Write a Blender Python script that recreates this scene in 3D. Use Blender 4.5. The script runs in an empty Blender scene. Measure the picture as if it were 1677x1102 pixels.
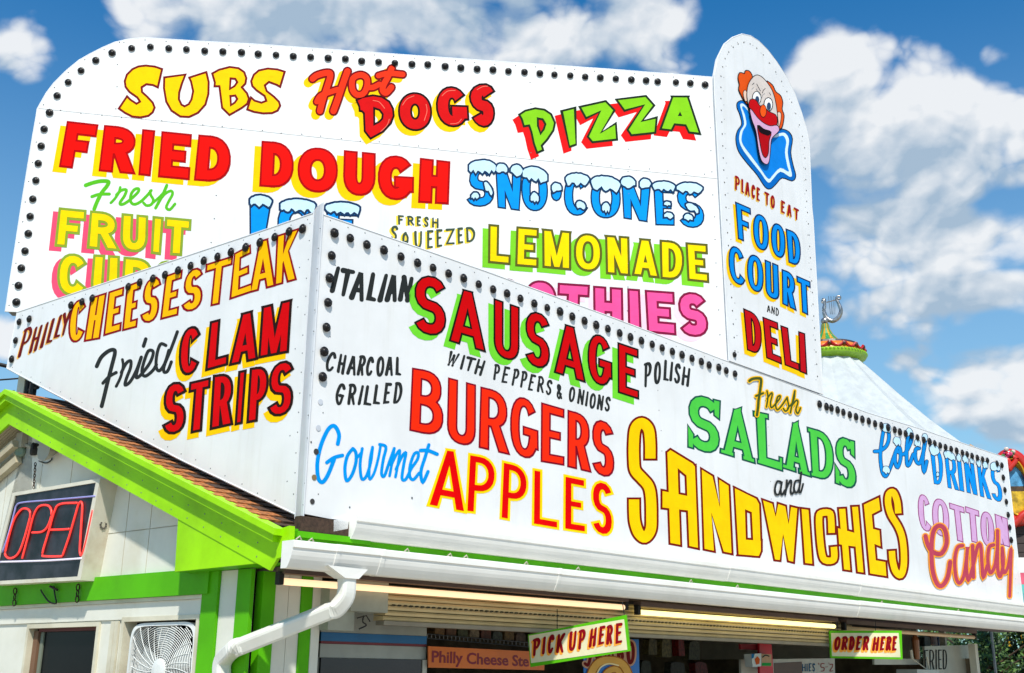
import bpy, math, random
from mathutils import Vector, Matrix
from mathutils.geometry import delaunay_2d_cdt, tessellate_polygon
random.seed(11)
S = bpy.context.scene
COL = S.collection
R = math.radians
# ------------------------------------------------------------------ camera
F, CX, CY = 1830.0, 838.5, 551.0
PITCH, ROLL = math.atan(555/1830), R(.5)
CAM = Vector((0, 0, 1.6))
cd = bpy.data.cameras.new('camera'); cam = bpy.data.objects.new('camera', cd); COL.objects.link(cam)
cd.sensor_width = 36; cd.lens = 36*F/1677; cd.clip_end = 3000; cd.clip_start = .05
cam.matrix_world = Matrix.Translation(CAM) @ Matrix.Rotation(R(90)+PITCH, 4, 'X') @ Matrix.Rotation(ROLL, 4, 'Z')
S.camera = cam
# ------------------------------------------------------------------ light
SUN_EL, SUN_AZ = 52, 176          # azimuth clockwise from +Y: behind the camera, a little to its left
sd = bpy.data.lights.new('sun', 'SUN'); sd.energy = 4.7; sd.angle = R(2.2); sd.color = (1, .945, .85)
so = bpy.data.objects.new('sun', sd); COL.objects.link(so)
ux = Vector((math.sin(R(SUN_AZ))*math.cos(R(SUN_EL)), math.cos(R(SUN_AZ))*math.cos(R(SUN_EL)), math.sin(R(SUN_EL))))
so.rotation_euler = ux.to_track_quat('Z', 'Y').to_euler(); so.location = ux*60
S.view_settings.view_transform = 'Standard'; S.view_settings.look = 'None'
S.view_settings.exposure = .17; S.view_settings.gamma = 1; S.view_settings.use_curve_mapping = False

def ray(x, y):
    u = (x-CX)/F; v = -(y-CY)/F
    c, s = math.cos(ROLL), math.sin(ROLL); u, v = u*c-v*s, u*s+v*c
    c, s = math.cos(PITCH), math.sin(PITCH)
    return Vector((u, c-v*s, s+v*c))
class NT:
    """small node helper"""
    def __init__(s, tree): s.t = tree; s.n = tree.nodes; s.l = tree.links
    def new(s, kind, **kw):
        n = s.n.new(kind)
        for k, v in kw.items():
            if k.startswith('_'): setattr(n, k[1:], v)
        return n
    def put(s, n, key, v):
        if hasattr(v, 'is_output') or hasattr(v, 'links'): s.l.new(v, n.inputs[key])
        else: n.inputs[key].default_value = v
    def m(s, op, a, b=0., c=0., clamp=False):
        n = s.n.new('ShaderNodeMath'); n.operation = op; n.use_clamp = clamp
        s.put(n, 0, a); s.put(n, 1, b); s.put(n, 2, c); return n.outputs[0]
    def vm(s, op, a, b=(0, 0, 0)):
        n = s.n.new('ShaderNodeVectorMath'); n.operation = op; s.put(n, 0, a); s.put(n, 1, b); return n
    def noise(s, vec, scale, detail=4, rough=.5, dist=0.):
        n = s.n.new('ShaderNodeTexNoise'); 
        if vec is not None: s.l.new(vec, n.inputs['Vector'])
        n.inputs['Scale'].default_value = scale; n.inputs['Detail'].default_value = detail
        n.inputs['Roughness'].default_value = rough; n.inputs['Distortion'].default_value = dist; return n.outputs[0]
    def mr(s, v, a, b, c=0., d=1., smooth=True):
        n = s.n.new('ShaderNodeMapRange'); n.interpolation_type = 'SMOOTHSTEP' if smooth else 'LINEAR'
        s.put(n, 0, v); s.put(n, 1, a); s.put(n, 2, b); s.put(n, 3, c); s.put(n, 4, d); return n.outputs[0]
    def mix(s, f, a, b):
        n = s.n.new('ShaderNodeMix'); n.data_type = 'RGBA'
        s.put(n, 0, f); s.put(n, 6, a); s.put(n, 7, b); return n.outputs[2]

# ------------------------------------------------------------------ sky with clouds (world)
W = bpy.data.worlds.new('World'); S.world = W; W.use_nodes = True; W.cycles.sampling_method = 'MANUAL'; W.cycles.sample_map_resolution = 256
w = NT(W.node_tree); w.n.clear()
tc = w.new('ShaderNodeTexCoord'); D = tc.outputs['Generated']
sky = w.new('ShaderNodeTexSky', _sky_type='NISHITA', _sun_disc=False)
sky.sun_elevation = R(SUN_EL); sky.sun_rotation = R(SUN_AZ); sky.air_density = 1.0; sky.dust_density = .6; sky.ozone_density = 2.2
blobs = [  # photo position, radius in photo pixels, vertical stretch, weight
    (52, 72, 70, 1.1, .85), (30, 95, 60, 1.3, .7), (250, 30, 130, 1.6, .9), (400, 20, 170, 1.6, 1.0), (560, 60, 210, 1.9, .98), (740, 50, 220, 1.9, .98), (900, 60, 200, 1.8, 1.0),
    (1040, 50, 140, 1.2, 1.1), (1090, 95, 80, 1.2, .9), (1390, 130, 120, 1.2, 1.2), (1420, 215, 140, 1.2, 1.2), (1510, 170, 150, 1.3, 1.2), (1560, 255, 140, 1.3, 1.0),
    (1640, 200, 120, 1.2, 1.1), (1650, 290, 90, 2., .8), (1400, 380, 110, 1.9, .7), (1500, 350, 110, 2.2, .7), (1580, 400, 150, 2.0, 1.1), (1430, 430, 150, 2.0, .85), (1500, 490, 190, 3.0, .8), (1620, 480, 170, 2.8, 1.0), (1650, 395, 100, 1.5, 1.0),
    (1480, 590, 60, 2.2, .6), (1530, 605, 60, 2, .6), (1640, 610, 110, 1.7, 1.1), (1600, 660, 110, 1.8, 1.05), (1670, 690, 110, 1.8, 1.0), (1650, 740, 120, 2.5, .7),
    (10, 560, 90, 1.6, .8), (500, -90, 260, 1.6, 1.1), (800, -90, 240, 1.6, 1.1), (1000, -60, 160, 1.4, 1.)]
def cover(vec):
    acc = None
    for (px, py, rad, st, wt) in blobs:
        d = ray(px, py).normalized()
        ln = w.vm('LENGTH', w.vm('MULTIPLY', w.vm('SUBTRACT', vec, tuple(d)).outputs[0], (1, 1, st)).outputs[0]).outputs['Value']
        v = w.mr(ln, rad/F*.1, rad/F*1.36, wt, 0.)
        acc = v if acc is None else w.m('MAXIMUM', acc, v)
    strt = w.vm('MULTIPLY', vec, (1, 1, 1.35)).outputs[0]
    # away from the frame the same kind of scattered cloud goes on
    wide = w.mr(w.noise(strt, 1.6, 4, .5), .46, .66, 0., .85)
    fwd = w.vm('DOT_PRODUCT', vec, tuple(ray(CX, CY).normalized())).outputs['Value']
    return w.m('MAXIMUM', acc, w.m('MULTIPLY', wide, w.mr(fwd, .93, .80, 0., 1.))), strt
acc, strt = cover(D)
acc2, strt2 = cover(w.vm('ADD', D, (.012, 0, .042)).outputs[0])
n1 = w.noise(strt, 13., 12, .54, .05); n0 = w.noise(strt, 5.5, 4, .5)
n1b = w.noise(w.vm('ADD', strt, (-.005, 0, .013)).outputs[0], 13., 8, .54, .05)
nn_ = w.m('ADD', w.m('MULTIPLY', w.m('SUBTRACT', n1, .5), .95), w.m('MULTIPLY', w.m('SUBTRACT', n0, .5), .75))
def billow(vec):
    out = None
    wp = w.new('ShaderNodeTexNoise'); w.l.new(vec, wp.inputs['Vector']); wp.inputs['Scale'].default_value = 9; wp.inputs['Detail'].default_value = 3
    wv = w.vm('ADD', vec, w.vm('MULTIPLY', w.vm('SUBTRACT', wp.outputs['Color'], (.5, .5, .5)).outputs[0], (.09, .09, .09)).outputs[0]).outputs[0]
    for sc, am in ((12., .70), (29., .34), (70., .16)):
        v = w.new('ShaderNodeTexVoronoi'); v.feature = 'F1'; w.l.new(wv, v.inputs['Vector']); v.inputs['Scale'].default_value = sc
        t_ = w.m('MULTIPLY', w.m('SUBTRACT', .45, v.outputs['Distance']), am*1.5); out = t_ if out is None else w.m('ADD', out, t_)
    return out
b1 = billow(strt); b2 = billow(w.vm('ADD', strt, (-.004, 0, .012)).outputs[0])
cov = w.m('ADD', w.m('ADD', acc, nn_), w.m('MULTIPLY', b1, .75))
mask = w.mr(cov, .34, .80)
shade = w.m('ADD', w.m('MULTIPLY', w.m('SUBTRACT', acc, acc2), 1.25), w.m('ADD', w.m('MULTIPLY', w.m('SUBTRACT', n1, n1b), 1.9), w.m('MULTIPLY', w.m('SUBTRACT', b1, b2), 1.1)))
shade = w.m('SUBTRACT', w.m('ADD', shade, .50), w.m('MULTIPLY', w.mr(acc, .5, 1.1), .10), clamp=True)
ccol = w.mix(w.mr(shade, .12, 1.0, smooth=False), (3.5, 4.6, 5.8, 1), (7.9, 8.1, 8.3, 1))
# deepen the clear blue, as in the photograph
hs = w.new('ShaderNodeHueSaturation'); hs.inputs['Saturation'].default_value = 1.5; w.l.new(sky.outputs[0], hs.inputs['Color'])
tint = w.new('ShaderNodeMix'); tint.data_type = 'RGBA'; tint.blend_type = 'MULTIPLY'; tint.inputs[0].default_value = 1
w.l.new(hs.outputs[0], tint.inputs[6]); tint.inputs[7].default_value = (.70, 1.40, 1.36, 1)
sep = w.new('ShaderNodeSeparateXYZ'); w.l.new(D, sep.inputs[0])
clear = w.mix(w.mr(sep.outputs[2], .10, .60, .58, .03), tint.outputs[2], (4.4, 6.3, 7.6, 1))
mixc = w.mix(w.m('MULTIPLY', mask, .95), clear, ccol)
bg = w.new('ShaderNodeBackground'); bg.inputs['Strength'].default_value = .10; w.l.new(mixc, bg.inputs['Color'])
wo = w.new('ShaderNodeOutputWorld'); w.l.new(bg.outputs[0], wo.inputs['Surface'])

# ------------------------------------------------------------------ materials
def lin(c, k=1.):
    return tuple(min(1, k*((v/255/12.92) if v/255 <= .04045 else ((v/255+.055)/1.055)**2.4)) for v in c)+(1,)
MATS = {}
def mat(name, rgb, rough=.45, var=.06, scale=3., metal=0., dirt=0., dirtcol=(120, 110, 90), bump=0., bscale=60, emit=0., coat=0., k=.82, streak=False, spec=.5):
    if name in MATS: return MATS[name]
    m = bpy.data.materials.new(name); m.use_nodes = True; MATS[name] = m
    t = NT(m.node_tree); b = t.n['Principled BSDF']
    co = t.new('ShaderNodeTexCoord').outputs['Object']
    n = t.noise(co, scale, 5, .6)
    base = lin(rgb, k); lo = tuple(max(0, c*(1-var*2.4)) for c in base[:3])+(1,); hi = tuple(min(.95, c*(1+var)) for c in base[:3])+(1,)
    c = t.mix(t.mr(n, .3, .7), lo, hi)
    if dirt:
        v = t.vm('MULTIPLY', co, (7, 7, .7) if streak else (1.6, 1.6, 1.6)).outputs[0]
        d = t.mr(t.noise(v, 1.1, 7, .62), .5, .78)
        c = t.mix(t.m('MULTIPLY', d, dirt), c, lin(dirtcol))
    t.l.new(c, b.inputs['Base Color'])
    b.inputs['Specular IOR Level'].default_value = spec; b.inputs['Roughness'].default_value = rough; b.inputs['Metallic'].default_value = metal
    if coat: b.inputs['Coat Weight'].default_value = coat; b.inputs['Coat Roughness'].default_value = .12
    if bump:
        bp = t.new('ShaderNodeBump'); bp.inputs['Strength'].default_value = bump; bp.inputs['Distance'].default_value = .004
        t.l.new(t.noise(co, bscale, 4, .6), bp.inputs['Height']); t.l.new(bp.outputs[0], b.inputs['Normal'])
    if emit:
        b.inputs['Emission Color'].default_value = lin(rgb, 1); b.inputs['Emission Strength'].default_value = emit
    return m
def paint(rgb, tag=''):
    new = 'sign_paint_%d_%d_%d' % rgb not in MATS
    m = paint_base(rgb)
    if new and max(rgb) > 90:      # faint brush marks and thin patches in the enamel
        t = NT(m.node_tree); b = t.n['Principled BSDF']; src = b.inputs['Base Color'].links[0].from_socket
        co = t.new('ShaderNodeTexCoord').outputs['Object']
        a = t.noise(t.vm('MULTIPLY', co, (9, 9, 60)).outputs[0], 1., 3, .6, .4); c = t.noise(co, 9., 5, .65)
        f = t.m('MULTIPLY', t.mr(a, .45, .75), t.mr(c, .4, .7))
        lo = tuple(v*.74 for v in lin(rgb, .96)[:3])+(1,)
        t.l.new(t.mix(t.m('MULTIPLY', f, .5), src, lo), b.inputs['Base Color'])
    return m
def paint_base(rgb):
    return mat('sign_paint_%d_%d_%d' % rgb, rgb, rough=.5, var=.03, scale=5.5, bump=.05, bscale=25, k=.96, spec=.03)
M_WHITE = mat('white_sign_enamel', (247, 247, 248), rough=.34, var=.03, scale=1.3, dirt=.24, dirtcol=(190, 186, 176), k=.81, streak=True, bump=.06, bscale=1.6, spec=.3)
M_EDGE = mat('white_edge_trim', (236, 237, 240), rough=.4, var=.04, dirt=.2, dirtcol=(170, 170, 165), k=.85)
M_BACK = mat('grey_sign_back', (150, 152, 155), rough=.6, dirt=.3)
M_GAP = mat('dark_joint', (60, 60, 62), rough=.9)
M_RIVET = mat('rivet_grey', (120, 122, 126), rough=.5, metal=.3)
M_RIVD = mat('rivet_dark', (62, 58, 56), rough=.6)
M_BULB = mat('black_bulb_glass', (26, 23, 24), rough=.42, var=.1, coat=.04, k=1, spec=.25)
M_GUT = mat('white_gutter_vinyl', (243, 241, 236), rough=.5, var=.02, scale=4, dirt=.2, dirtcol=(196, 188, 168), k=.9, spec=.25)
M_LIME = mat('lime_green_paint', (160, 228, 8), rough=.42, var=.07, scale=2, dirt=.3, dirtcol=(120, 160, 40), k=.86, bump=.08, bscale=14, spec=.15)
M_GREEN = mat('mid_green_paint', (92, 190, 10), rough=.5, var=.06, scale=2, dirt=.22, dirtcol=(70, 120, 25), k=.8, bump=.08, bscale=14, spec=.15)
M_WALL = mat('white_wall_paint', (232, 231, 219), rough=.6, var=.03, scale=2, dirt=.5, dirtcol=(190, 182, 155), k=.84, bump=.12, bscale=18)
M_TRIM = mat('cream_wood_trim', (226, 220, 198), rough=.6, var=.05, dirt=.5, dirtcol=(150, 135, 100), k=.8, bump=.1)
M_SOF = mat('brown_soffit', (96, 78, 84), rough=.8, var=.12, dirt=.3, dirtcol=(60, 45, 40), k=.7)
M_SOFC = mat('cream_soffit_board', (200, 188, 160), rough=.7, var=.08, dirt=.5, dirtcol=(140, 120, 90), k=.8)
M_SH = [mat('shingle_brown_%s' % n, c, rough=.95, var=.2, scale=40, bump=.6, bscale=120, dirt=.35, dirtcol=(70, 42, 26), k=.9) for n, c in (('dark', (74, 54, 42)), ('mid', (86, 62, 46)), ('warm', (100, 70, 48)))]
M_SHE = mat('sunlit_orange_shingle_edge', (190, 118, 62), rough=.95, var=.3, scale=25, bump=.7, bscale=90, dirt=.4, dirtcol=(90, 52, 30), k=.9)  # sunlit strip along the rake painted orange; the other browns darkened as shade
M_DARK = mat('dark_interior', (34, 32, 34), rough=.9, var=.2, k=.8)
M_BLK = mat('black_gloss', (18, 18, 22), rough=.12, var=.3, scale=6, coat=.4, k=1)
M_METAL = mat('galvanised_metal', (150, 150, 150), rough=.4, metal=.8, dirt=.3)
M_RUST = mat('rusty_chain', (70, 52, 42), rough=.8, metal=.4, var=.3, scale=30)
M_CABLE = mat('black_cable', (22, 22, 24), rough=.7, k=1)

# ------------------------------------------------------------------ geometry helpers
class Pl:
    """a vertical plane: o a point on it, az the compass direction it runs in"""
    def __init__(s, o, az):
        a = R(az); s.o = Vector((o[0], o[1], 0)); s.az = az
        s.d = Vector((math.sin(a), math.cos(a), 0)); s.n = Vector((s.d.y, -s.d.x, 0))
        if s.n.dot(Vector((0, 0, 0))-s.o) < 0: s.n = -s.n
    def back(s, d): return Pl(s.o - s.n*d, s.az)
    def at(s, x, y, off=0.):
        r = ray(x, y); q = s.o + s.n*off
        t = ((q-CAM).dot(s.n))/(r.dot(s.n)); return CAM+r*t
    def uv(s, x, y):
        p = s.at(x, y); return ((p-s.o).dot(s.d), p.z)
    def w(s, u, z, off=0.):
        p = s.o + s.d*u + s.n*off; return Vector((p.x, p.y, z))
def root_of(o):
    while o.parent: o = o.parent
    return o
def mk(name, verts, faces, mats, parent=None, midx=None, smooth=False, stuff=False, label=None):
    me = bpy.data.meshes.new(name)
    o0 = root_of(parent).location if parent else Vector((0, 0, 0))
    me.from_pydata([tuple(Vector(v)-o0) for v in verts], [], faces)
    for m in (mats if isinstance(mats, (list, tuple)) else [mats]): me.materials.append(m)
    if midx:
        for p, i in zip(me.polygons, midx): p.material_index = i
    if smooth:
        for p in me.polygons: p.use_smooth = True
    me.update()
    o = bpy.data.objects.new(name, me); COL.objects.link(o)
    if parent: o.parent = parent
    if stuff: o['kind'] = 'stuff'
    if label: o['label'] = label
    return o
def thing(name, loc, label, cat, group=None):
    o = bpy.data.objects.new(name, None); COL.objects.link(o); o.location = loc; o.empty_display_size = .1
    o['label'] = label; o['category'] = cat
    if group: o['group'] = group
    return o
def tag(o, label, cat, group=None):
    o['label'] = label; o['category'] = cat
    if group: o['group'] = group
    return o
class MB:
    def __init__(s): s.v = []; s.f = []; s.m = []
    def add(s, v, f, mi=0):
        n = len(s.v); s.v += [Vector(x) for x in v]; s.f += [tuple(i+n for i in q) for q in f]; s.m += [mi]*len(f)
    def box(s, c, ax, hs, mi=0):
        """box with centre c, unit axes ax (3), half sizes hs"""
        v = []
        for i in (-1, 1):
            for j in (-1, 1):
                for k in (-1, 1): v.append(Vector(c)+ax[0]*hs[0]*i+ax[1]*hs[1]*j+ax[2]*hs[2]*k)
        s.add(v, [(0, 1, 3, 2), (4, 6, 7, 5), (0, 4, 5, 1), (2, 3, 7, 6), (0, 2, 6, 4), (1, 5, 7, 3)], mi)
    def pbox(s, pl, u0, u1, z0, z1, f0, f1, mi=0):
        """box on a plane: u range, z range, offset range along the normal"""
        c = pl.w((u0+u1)/2, (z0+z1)/2, (f0+f1)/2)
        s.box(c, (pl.d, Vector((0, 0, 1)), pl.n), ((u1-u0)/2, (z1-z0)/2, (f1-f0)/2), mi)
    def prism(s, front, back, mi=0, mside=None):
        n = len(front); 
        tris = tessellate_polygon([[Vector(p) for p in front]])
        s.add(front, tris, mi); s.add(back, [tuple(reversed(t)) for t in tris], mside if mside is not None else mi)
        s.add(list(front)+list(back), [(i, (i+1) % n, n+(i+1) % n, n+i) for i in range(n)], mside if mside is not None else mi)
    def tube(s, pts, r, seg=7, mi=0, closed=False, sq=None, side=None):
        pts = [Vector(p) for p in pts]; n = len(pts); rings = []
        up = Vector((0, 0, 1))
        for i in range(n):
            a = pts[(i-1) % n] if (closed or i > 0) else pts[i]; b = pts[(i+1) % n] if (closed or i < n-1) else pts[i]
            t = (b-a).normalized(); x = t.cross(up) if side is None else side-t*side.dot(t)
            if x.length < .08: x = t.cross(Vector((.3, 1, 0)))
            x.normalize(); y = x.cross(t)
            rr = r[i] if isinstance(r, (list, tuple)) else r
            if sq:
                rings.append([pts[i]+x*math.copysign(abs(math.cos(A))**.4, math.cos(A))*rr*sq+y*math.copysign(abs(math.sin(A))**.4, math.sin(A))*rr for A in [2*math.pi*(k+.5)/seg for k in range(seg)]])
            else: rings.append([pts[i]+(x*math.cos(A)+y*math.sin(A))*rr for A in [2*math.pi*k/seg for k in range(seg)]])
        v = [p for q in rings for p in q]; f = []
        for i in range(n if closed else n-1):
            j = (i+1) % n
            for k in range(seg): f.append((i*seg+k, i*seg+(k+1) % seg, j*seg+(k+1) % seg, j*seg+k))
        if not closed: f += [tuple(range(seg-1, -1, -1)), tuple(range((n-1)*seg, n*seg))]
        s.add(v, f, mi)
    def lathe(s, c, axis, prof, seg=12, mi=0):
        """prof = (radius, height along axis)"""
        axis = Vector(axis).normalized(); x = axis.orthogonal().normalized(); y = axis.cross(x)
        v = []
        for (r, h) in prof:
            for k in range(seg):
                A = 2*math.pi*k/seg; v.append(Vector(c)+axis*h+(x*math.cos(A)+y*math.sin(A))*r)
        f = [(i*seg+k, i*seg+(k+1) % seg, (i+1)*seg+(k+1) % seg, (i+1)*seg+k) for i in range(len(prof)-1) for k in range(seg)]
        s.add(v, f, mi)
    def build(s, name, mats, parent=None, **kw): return mk(name, s.v, s.f, mats, parent, midx=s.m, **kw)
def smooth_pts(p, n=6, closed=False):
    """Catmull-Rom through the points"""
    out = []; N = len(p)
    g = (lambda i: p[i % N]) if closed else (lambda i: p[max(0, min(N-1, i))])
    for i in range(N if closed else N-1):
        a, b, c, d = g(i-1), g(i), g(i+1), g(i+2)
        for k in range(n):
            t = k/n
            out.append(tuple(.5*((2*b[j])+(-a[j]+c[j])*t+(2*a[j]-5*b[j]+4*c[j]-d[j])*t*t+(-a[j]+3*b[j]-3*c[j]+d[j])*t**3) for j in range(len(b))))
    if not closed: out.append(tuple(p[-1]))
    return out

# regions of the photograph used to read off positions: origin and magnification
RG = dict(A=(0, 40, 3.936), B=(400, 40, 3.936), C=(740, 80, 3.811), D=(0, 280, 3.936), E=(380, 280, 3.936), F=(740, 240, 3.443),
          G=(1150, 40, 3.672), H=(1150, 320, 3.24), I=(0, 440, 3.443), J=(240, 440, 3.443), K=(500, 420, 3.935), L=(820, 460, 4.239),
          M=(480, 640, 3.935), N=(800, 640, 3.935), O=(1100, 600, 4.2375), P=(1380, 640, 4.239), Q=(1100, 740, 4.1925), R=(1400, 780, 3.422),
          S=(0, 740, 3.043), T=(280, 800, 3.65), U=(560, 860, 3.354), V=(1000, 880, 3.354), a=(1330, 460, 3.933), c=(0, 580, 4.2375),
          d=(160, 960, 5.24), e=(480, 980, 3.993), f=(860, 980, 5.24), g=(1160, 980, 6.45), h=(1340, 1000, 4.976), X=(0, 0, 1.))
def rp(rg, *xy):
    ox, oy, k = RG[rg]; it = [(ox+xy[i]/k, oy+xy[i+1]/k) for i in range(0, len(xy), 2)]
    return it if len(it) > 1 else it[0]

# ------------------------------------------------------------------ sign-painter's lettering
def offset_poly(p, e):
    n = len(p); A = sum(p[i][0]*p[(i+1) % n][1]-p[(i+1) % n][0]*p[i][1] for i in range(n))
    s = 1 if A > 0 else -1; out = []
    for i in range(n):
        a, b, c = p[i-1], p[i], p[(i+1) % n]
        d1 = Vector((b[0]-a[0], b[1]-a[1])); d2 = Vector((c[0]-b[0], c[1]-b[1]))
        if d1.length < 1e-6 or d2.length < 1e-6: out.append(b); continue
        d1.normalize(); d2.normalize()
        n1 = Vector((d1.y, -d1.x))*s; n2 = Vector((d2.y, -d2.x))*s
        m = n1+n2
        if m.length < 1e-4: m = n1
        m.normalize(); k = min(1.8, 1/max(.2, m.dot(n1)))
        out.append((b[0]+m.x*e*k, b[1]+m.y*e*k))
    return out
def stroke_polys(pts, w_, e, rnd=False, closed=False):
    """convex quads along a stroke; w_ full width (number or list)"""
    n = len(pts); V2 = [Vector(p) for p in pts]; L = []; Rr = []
    W_ = w_ if isinstance(w_, (list, tuple)) else [w_]*n
    for i in range(n):
        a = V2[(i-1) % n] if (closed or i) else V2[i]; b = V2[(i+1) % n] if (closed or i < n-1) else V2[i]
        d1 = (V2[i]-a); d2 = (b-V2[i])
        d1 = d1.normalized() if d1.length > 1e-6 else None; d2 = d2.normalized() if d2.length > 1e-6 else None
        if d1 is None: d1 = d2
        if d2 is None: d2 = d1
        nn = Vector((d1.y, -d1.x))+Vector((d2.y, -d2.x)); 
        if nn.length < .3: nn = Vector((d2.y, -d2.x))
        nn.normalize(); k = min(1.5, 1/max(.3, nn.dot(Vector((d1.y, -d1.x)))))
        h = W_[i]/2+e; q = V2[i].copy()
        if not closed and not rnd:
            if i == 0: q = q-d2*e
            if i == n-1: q = q+d1*e
        L.append(q+nn*h*k); Rr.append(q-nn*h*k)
    out = []
    for i in range(n if closed else n-1):
        j = (i+1) % n; q = [L[i], L[j], Rr[j], Rr[i]]
        out.append(hull([(a.x, a.y) for a in q]))
    if rnd:
        for i in (range(n) if rnd == 2 else (0, n-1)):
            h = W_[i]/2+e; out.append([(V2[i].x+h*math.cos(t*math.pi/6), V2[i].y+h*math.sin(t*math.pi/6)) for t in range(12)])
    return out
def hull(p):
    p = sorted(set((round(a, 5), round(b, 5)) for a, b in p))
    if len(p) < 3: return p
    def half(q):
        h = []
        for r in q:
            while len(h) > 1 and (h[-1][0]-h[-2][0])*(r[1]-h[-2][1])-(h[-1][1]-h[-2][1])*(r[0]-h[-2][0]) <= 0: h.pop()
            h.append(r)
        return h[:-1]
    return half(p)+half(p[::-1])
def sq(a, p):   # superellipse point
    c, s = math.cos(a), math.sin(a)
    return math.copysign(abs(c)**(2/p), c), math.copysign(abs(s)**(2/p), s)
def glyph(ch, W_, H, t, e, st):
    """outlined block capital: pieces in a box W_ x H, stem t, grown by e. st: dict(p=squareness, ta=apex width)"""
    s = t*st.get('bar', .92); p = st.get('p', 2.3); P = []; sf = st.get('serif', 0)
    R_ = lambda x0, y0, x1, y1: P.append([(x0, y0), (x1, y0), (x1, y1), (x0, y1)])
    G = lambda *q: P.append(list(q))
    def ring(x0, y0, x1, y1, a0, a1, t_=t, s_=s, n=22):
        cx, cy, rx, ry = (x0+x1)/2, (y0+y1)/2, (x1-x0)/2, (y1-y0)/2; o = []; i_ = []
        m = max(4, int(n*abs(a1-a0)/360))
        full = abs(abs(a1-a0)-360) < 1
        for k in range(m+1):
            a = R(a0+(a1-a0)*k/m); c, q = sq(a, p)
            ri, qi = max(rx-t_-e, .5), max(ry-s_-e, .5)
            o.append((cx+(rx+e)*c, cy+(ry+e)*q)); i_.append((cx+ri*c, cy+qi*q))
        if not full and e:
            for (l, idx, nb) in ((o, 0, 1), (o, -1, -2), (i_, 0, 1), (i_, -1, -2)):
                dv = Vector(l[idx])-Vector(l[nb])
                if dv.length > 1e-5:
                    dv = dv.normalized()*e; l[idx] = (l[idx][0]+dv.x, l[idx][1]+dv.y)
        for k in range(m): DONE.append(hull([o[k], o[k+1], i_[k+1], i_[k]]))
    DONE = []
    def bowl(y0, y1, x1, f=.38):
        xs = x1*f; R_(0, y1-s, xs+.5, y1); R_(0, y0, xs+.5, y0+s); ring(2*xs-x1, y0, x1, y1, -90, 90)
    if ch == 'A':
        ta = st.get('ta', t*1.12); q = (W_-ta)/2
        G((0, 0), (t, 0), (q+ta, H), (q, H)); G((W_-t, 0), (W_, 0), (q+ta, H), (q, H))
        y0, y1 = H*.20, H*.20+s*.95; xl = lambda y: y/H*q+t*.4
        G((xl(y0), y0), (W_-xl(y0), y0), (W_-xl(y1), y1), (xl(y1), y1))
        if sf: R_(-sf, 0, t+sf*.6, sf*1.1); R_(W_-t-sf*.6, 0, W_+sf*.5, sf*1.1); G((q, H), (q+ta, H), (q+ta*1.1, H+sf*1.2))
    elif ch == 'B': R_(0, 0, t, H); bowl(H*.46, H, W_*.93); bowl(0, H*.46+s, W_)
    elif ch == 'C': ring(0, 0, W_, H, 38, 322)
    elif ch == 'D': 
        R_(0, 0, t, H); bowl(0, H, W_)
        if sf: R_(-sf*.7, H-sf, t, H); R_(-sf*.5, 0, t, sf)
    elif ch == 'E': R_(0, 0, t, H); R_(0, 0, W_, s); R_(0, H-s, W_*.98, H); R_(0, H*.5-s*.45, W_*.82, H*.5+s*.45)
    elif ch == 'F': R_(0, 0, t, H); R_(0, H-s, W_, H); R_(0, H*.5-s*.5, W_*.78, H*.5+s*.42)
    elif ch == 'G': ring(0, 0, W_, H, 40, 338); R_(W_-t, H*.2, W_, H*.5); R_(W_*.5, H*.5-s*.95, W_, H*.5)
    elif ch == 'H': R_(0, 0, t, H); R_(W_-t, 0, W_, H); R_(0, H*.5-s*.5, W_, H*.5+s*.5)
    elif ch == 'I': R_(0, 0, W_, H)
    elif ch == 'K':
        R_(0, 0, t, H); G((t*.6, H*.30), (t*.6, H*.30+t*1.2), (W_-t*1.2, H), (W_, H)); G((W_*.32, H*.48), (W_*.32+t*.8, H*.62), (W_, 0), (W_-t*1.15, 0))
    elif ch == 'L':
        R_(0, 0, t, H); R_(0, 0, W_, s)
        if sf: R_(-sf, H-sf*1.2, t+sf, H); R_(-sf*.5, 0, t, sf); R_(W_-sf*.8, 0, W_, s+sf*1.6)
    elif ch == 'M':
        R_(0, 0, t, H); R_(W_-t, 0, W_, H); G((0, H), (t*1.05, H), (W_/2+t*.42, 0), (W_/2-t*.42, 0)); G((W_, H), (W_-t*1.05, H), (W_/2-t*.42, 0), (W_/2+t*.42, 0))
    elif ch == 'N': R_(0, 0, t, H); R_(W_-t, 0, W_, H); G((0, H), (t*1.1, H), (W_, 0), (W_-t*1.1, 0))
    elif ch == 'O': ring(0, 0, W_, H, 0, 360, n=30)
    elif ch == 'P': R_(0, 0, t, H); bowl(H*.38, H, W_)
    elif ch == 'R': R_(0, 0, t, H); bowl(H*.40, H, W_*.96); G((W_*.36, H*.45), (W_*.36+t*1.05, H*.48), (W_, 0), (W_-t*1.15, 0))
    elif ch == 'S':
        w0, h0 = W_-t, H-t; c = []
        for k in range(11): a = R(28+(270-28)*k/10); q = sq(a, p); c.append((t/2+w0*(.5+.5*q[0]), t/2+h0*(.745+.255*q[1])))
        for k in range(1, 12): a = R(90-(90+152)*k/11); q = sq(a, p); c.append((t/2+w0*(.5+.5*q[0]), t/2+h0*(.245+.245*q[1])))
        DONE += stroke_polys(c, t, e)
        if sf: DONE.append(offset_poly([(W_-t*.6, H*.99), (W_+sf*.2, H*.99), (W_, H*.68), (W_-t*.5, H*.72)], e)); DONE.append(offset_poly([(0, 0), (t*.5, 0), (t*.5, H*.25), (-sf*.4, H*.38)], e))
    elif ch == 'T': R_((W_-t)/2, 0, (W_+t)/2, H); R_(0, H-s, W_, H)
    elif ch == 'U':
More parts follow.
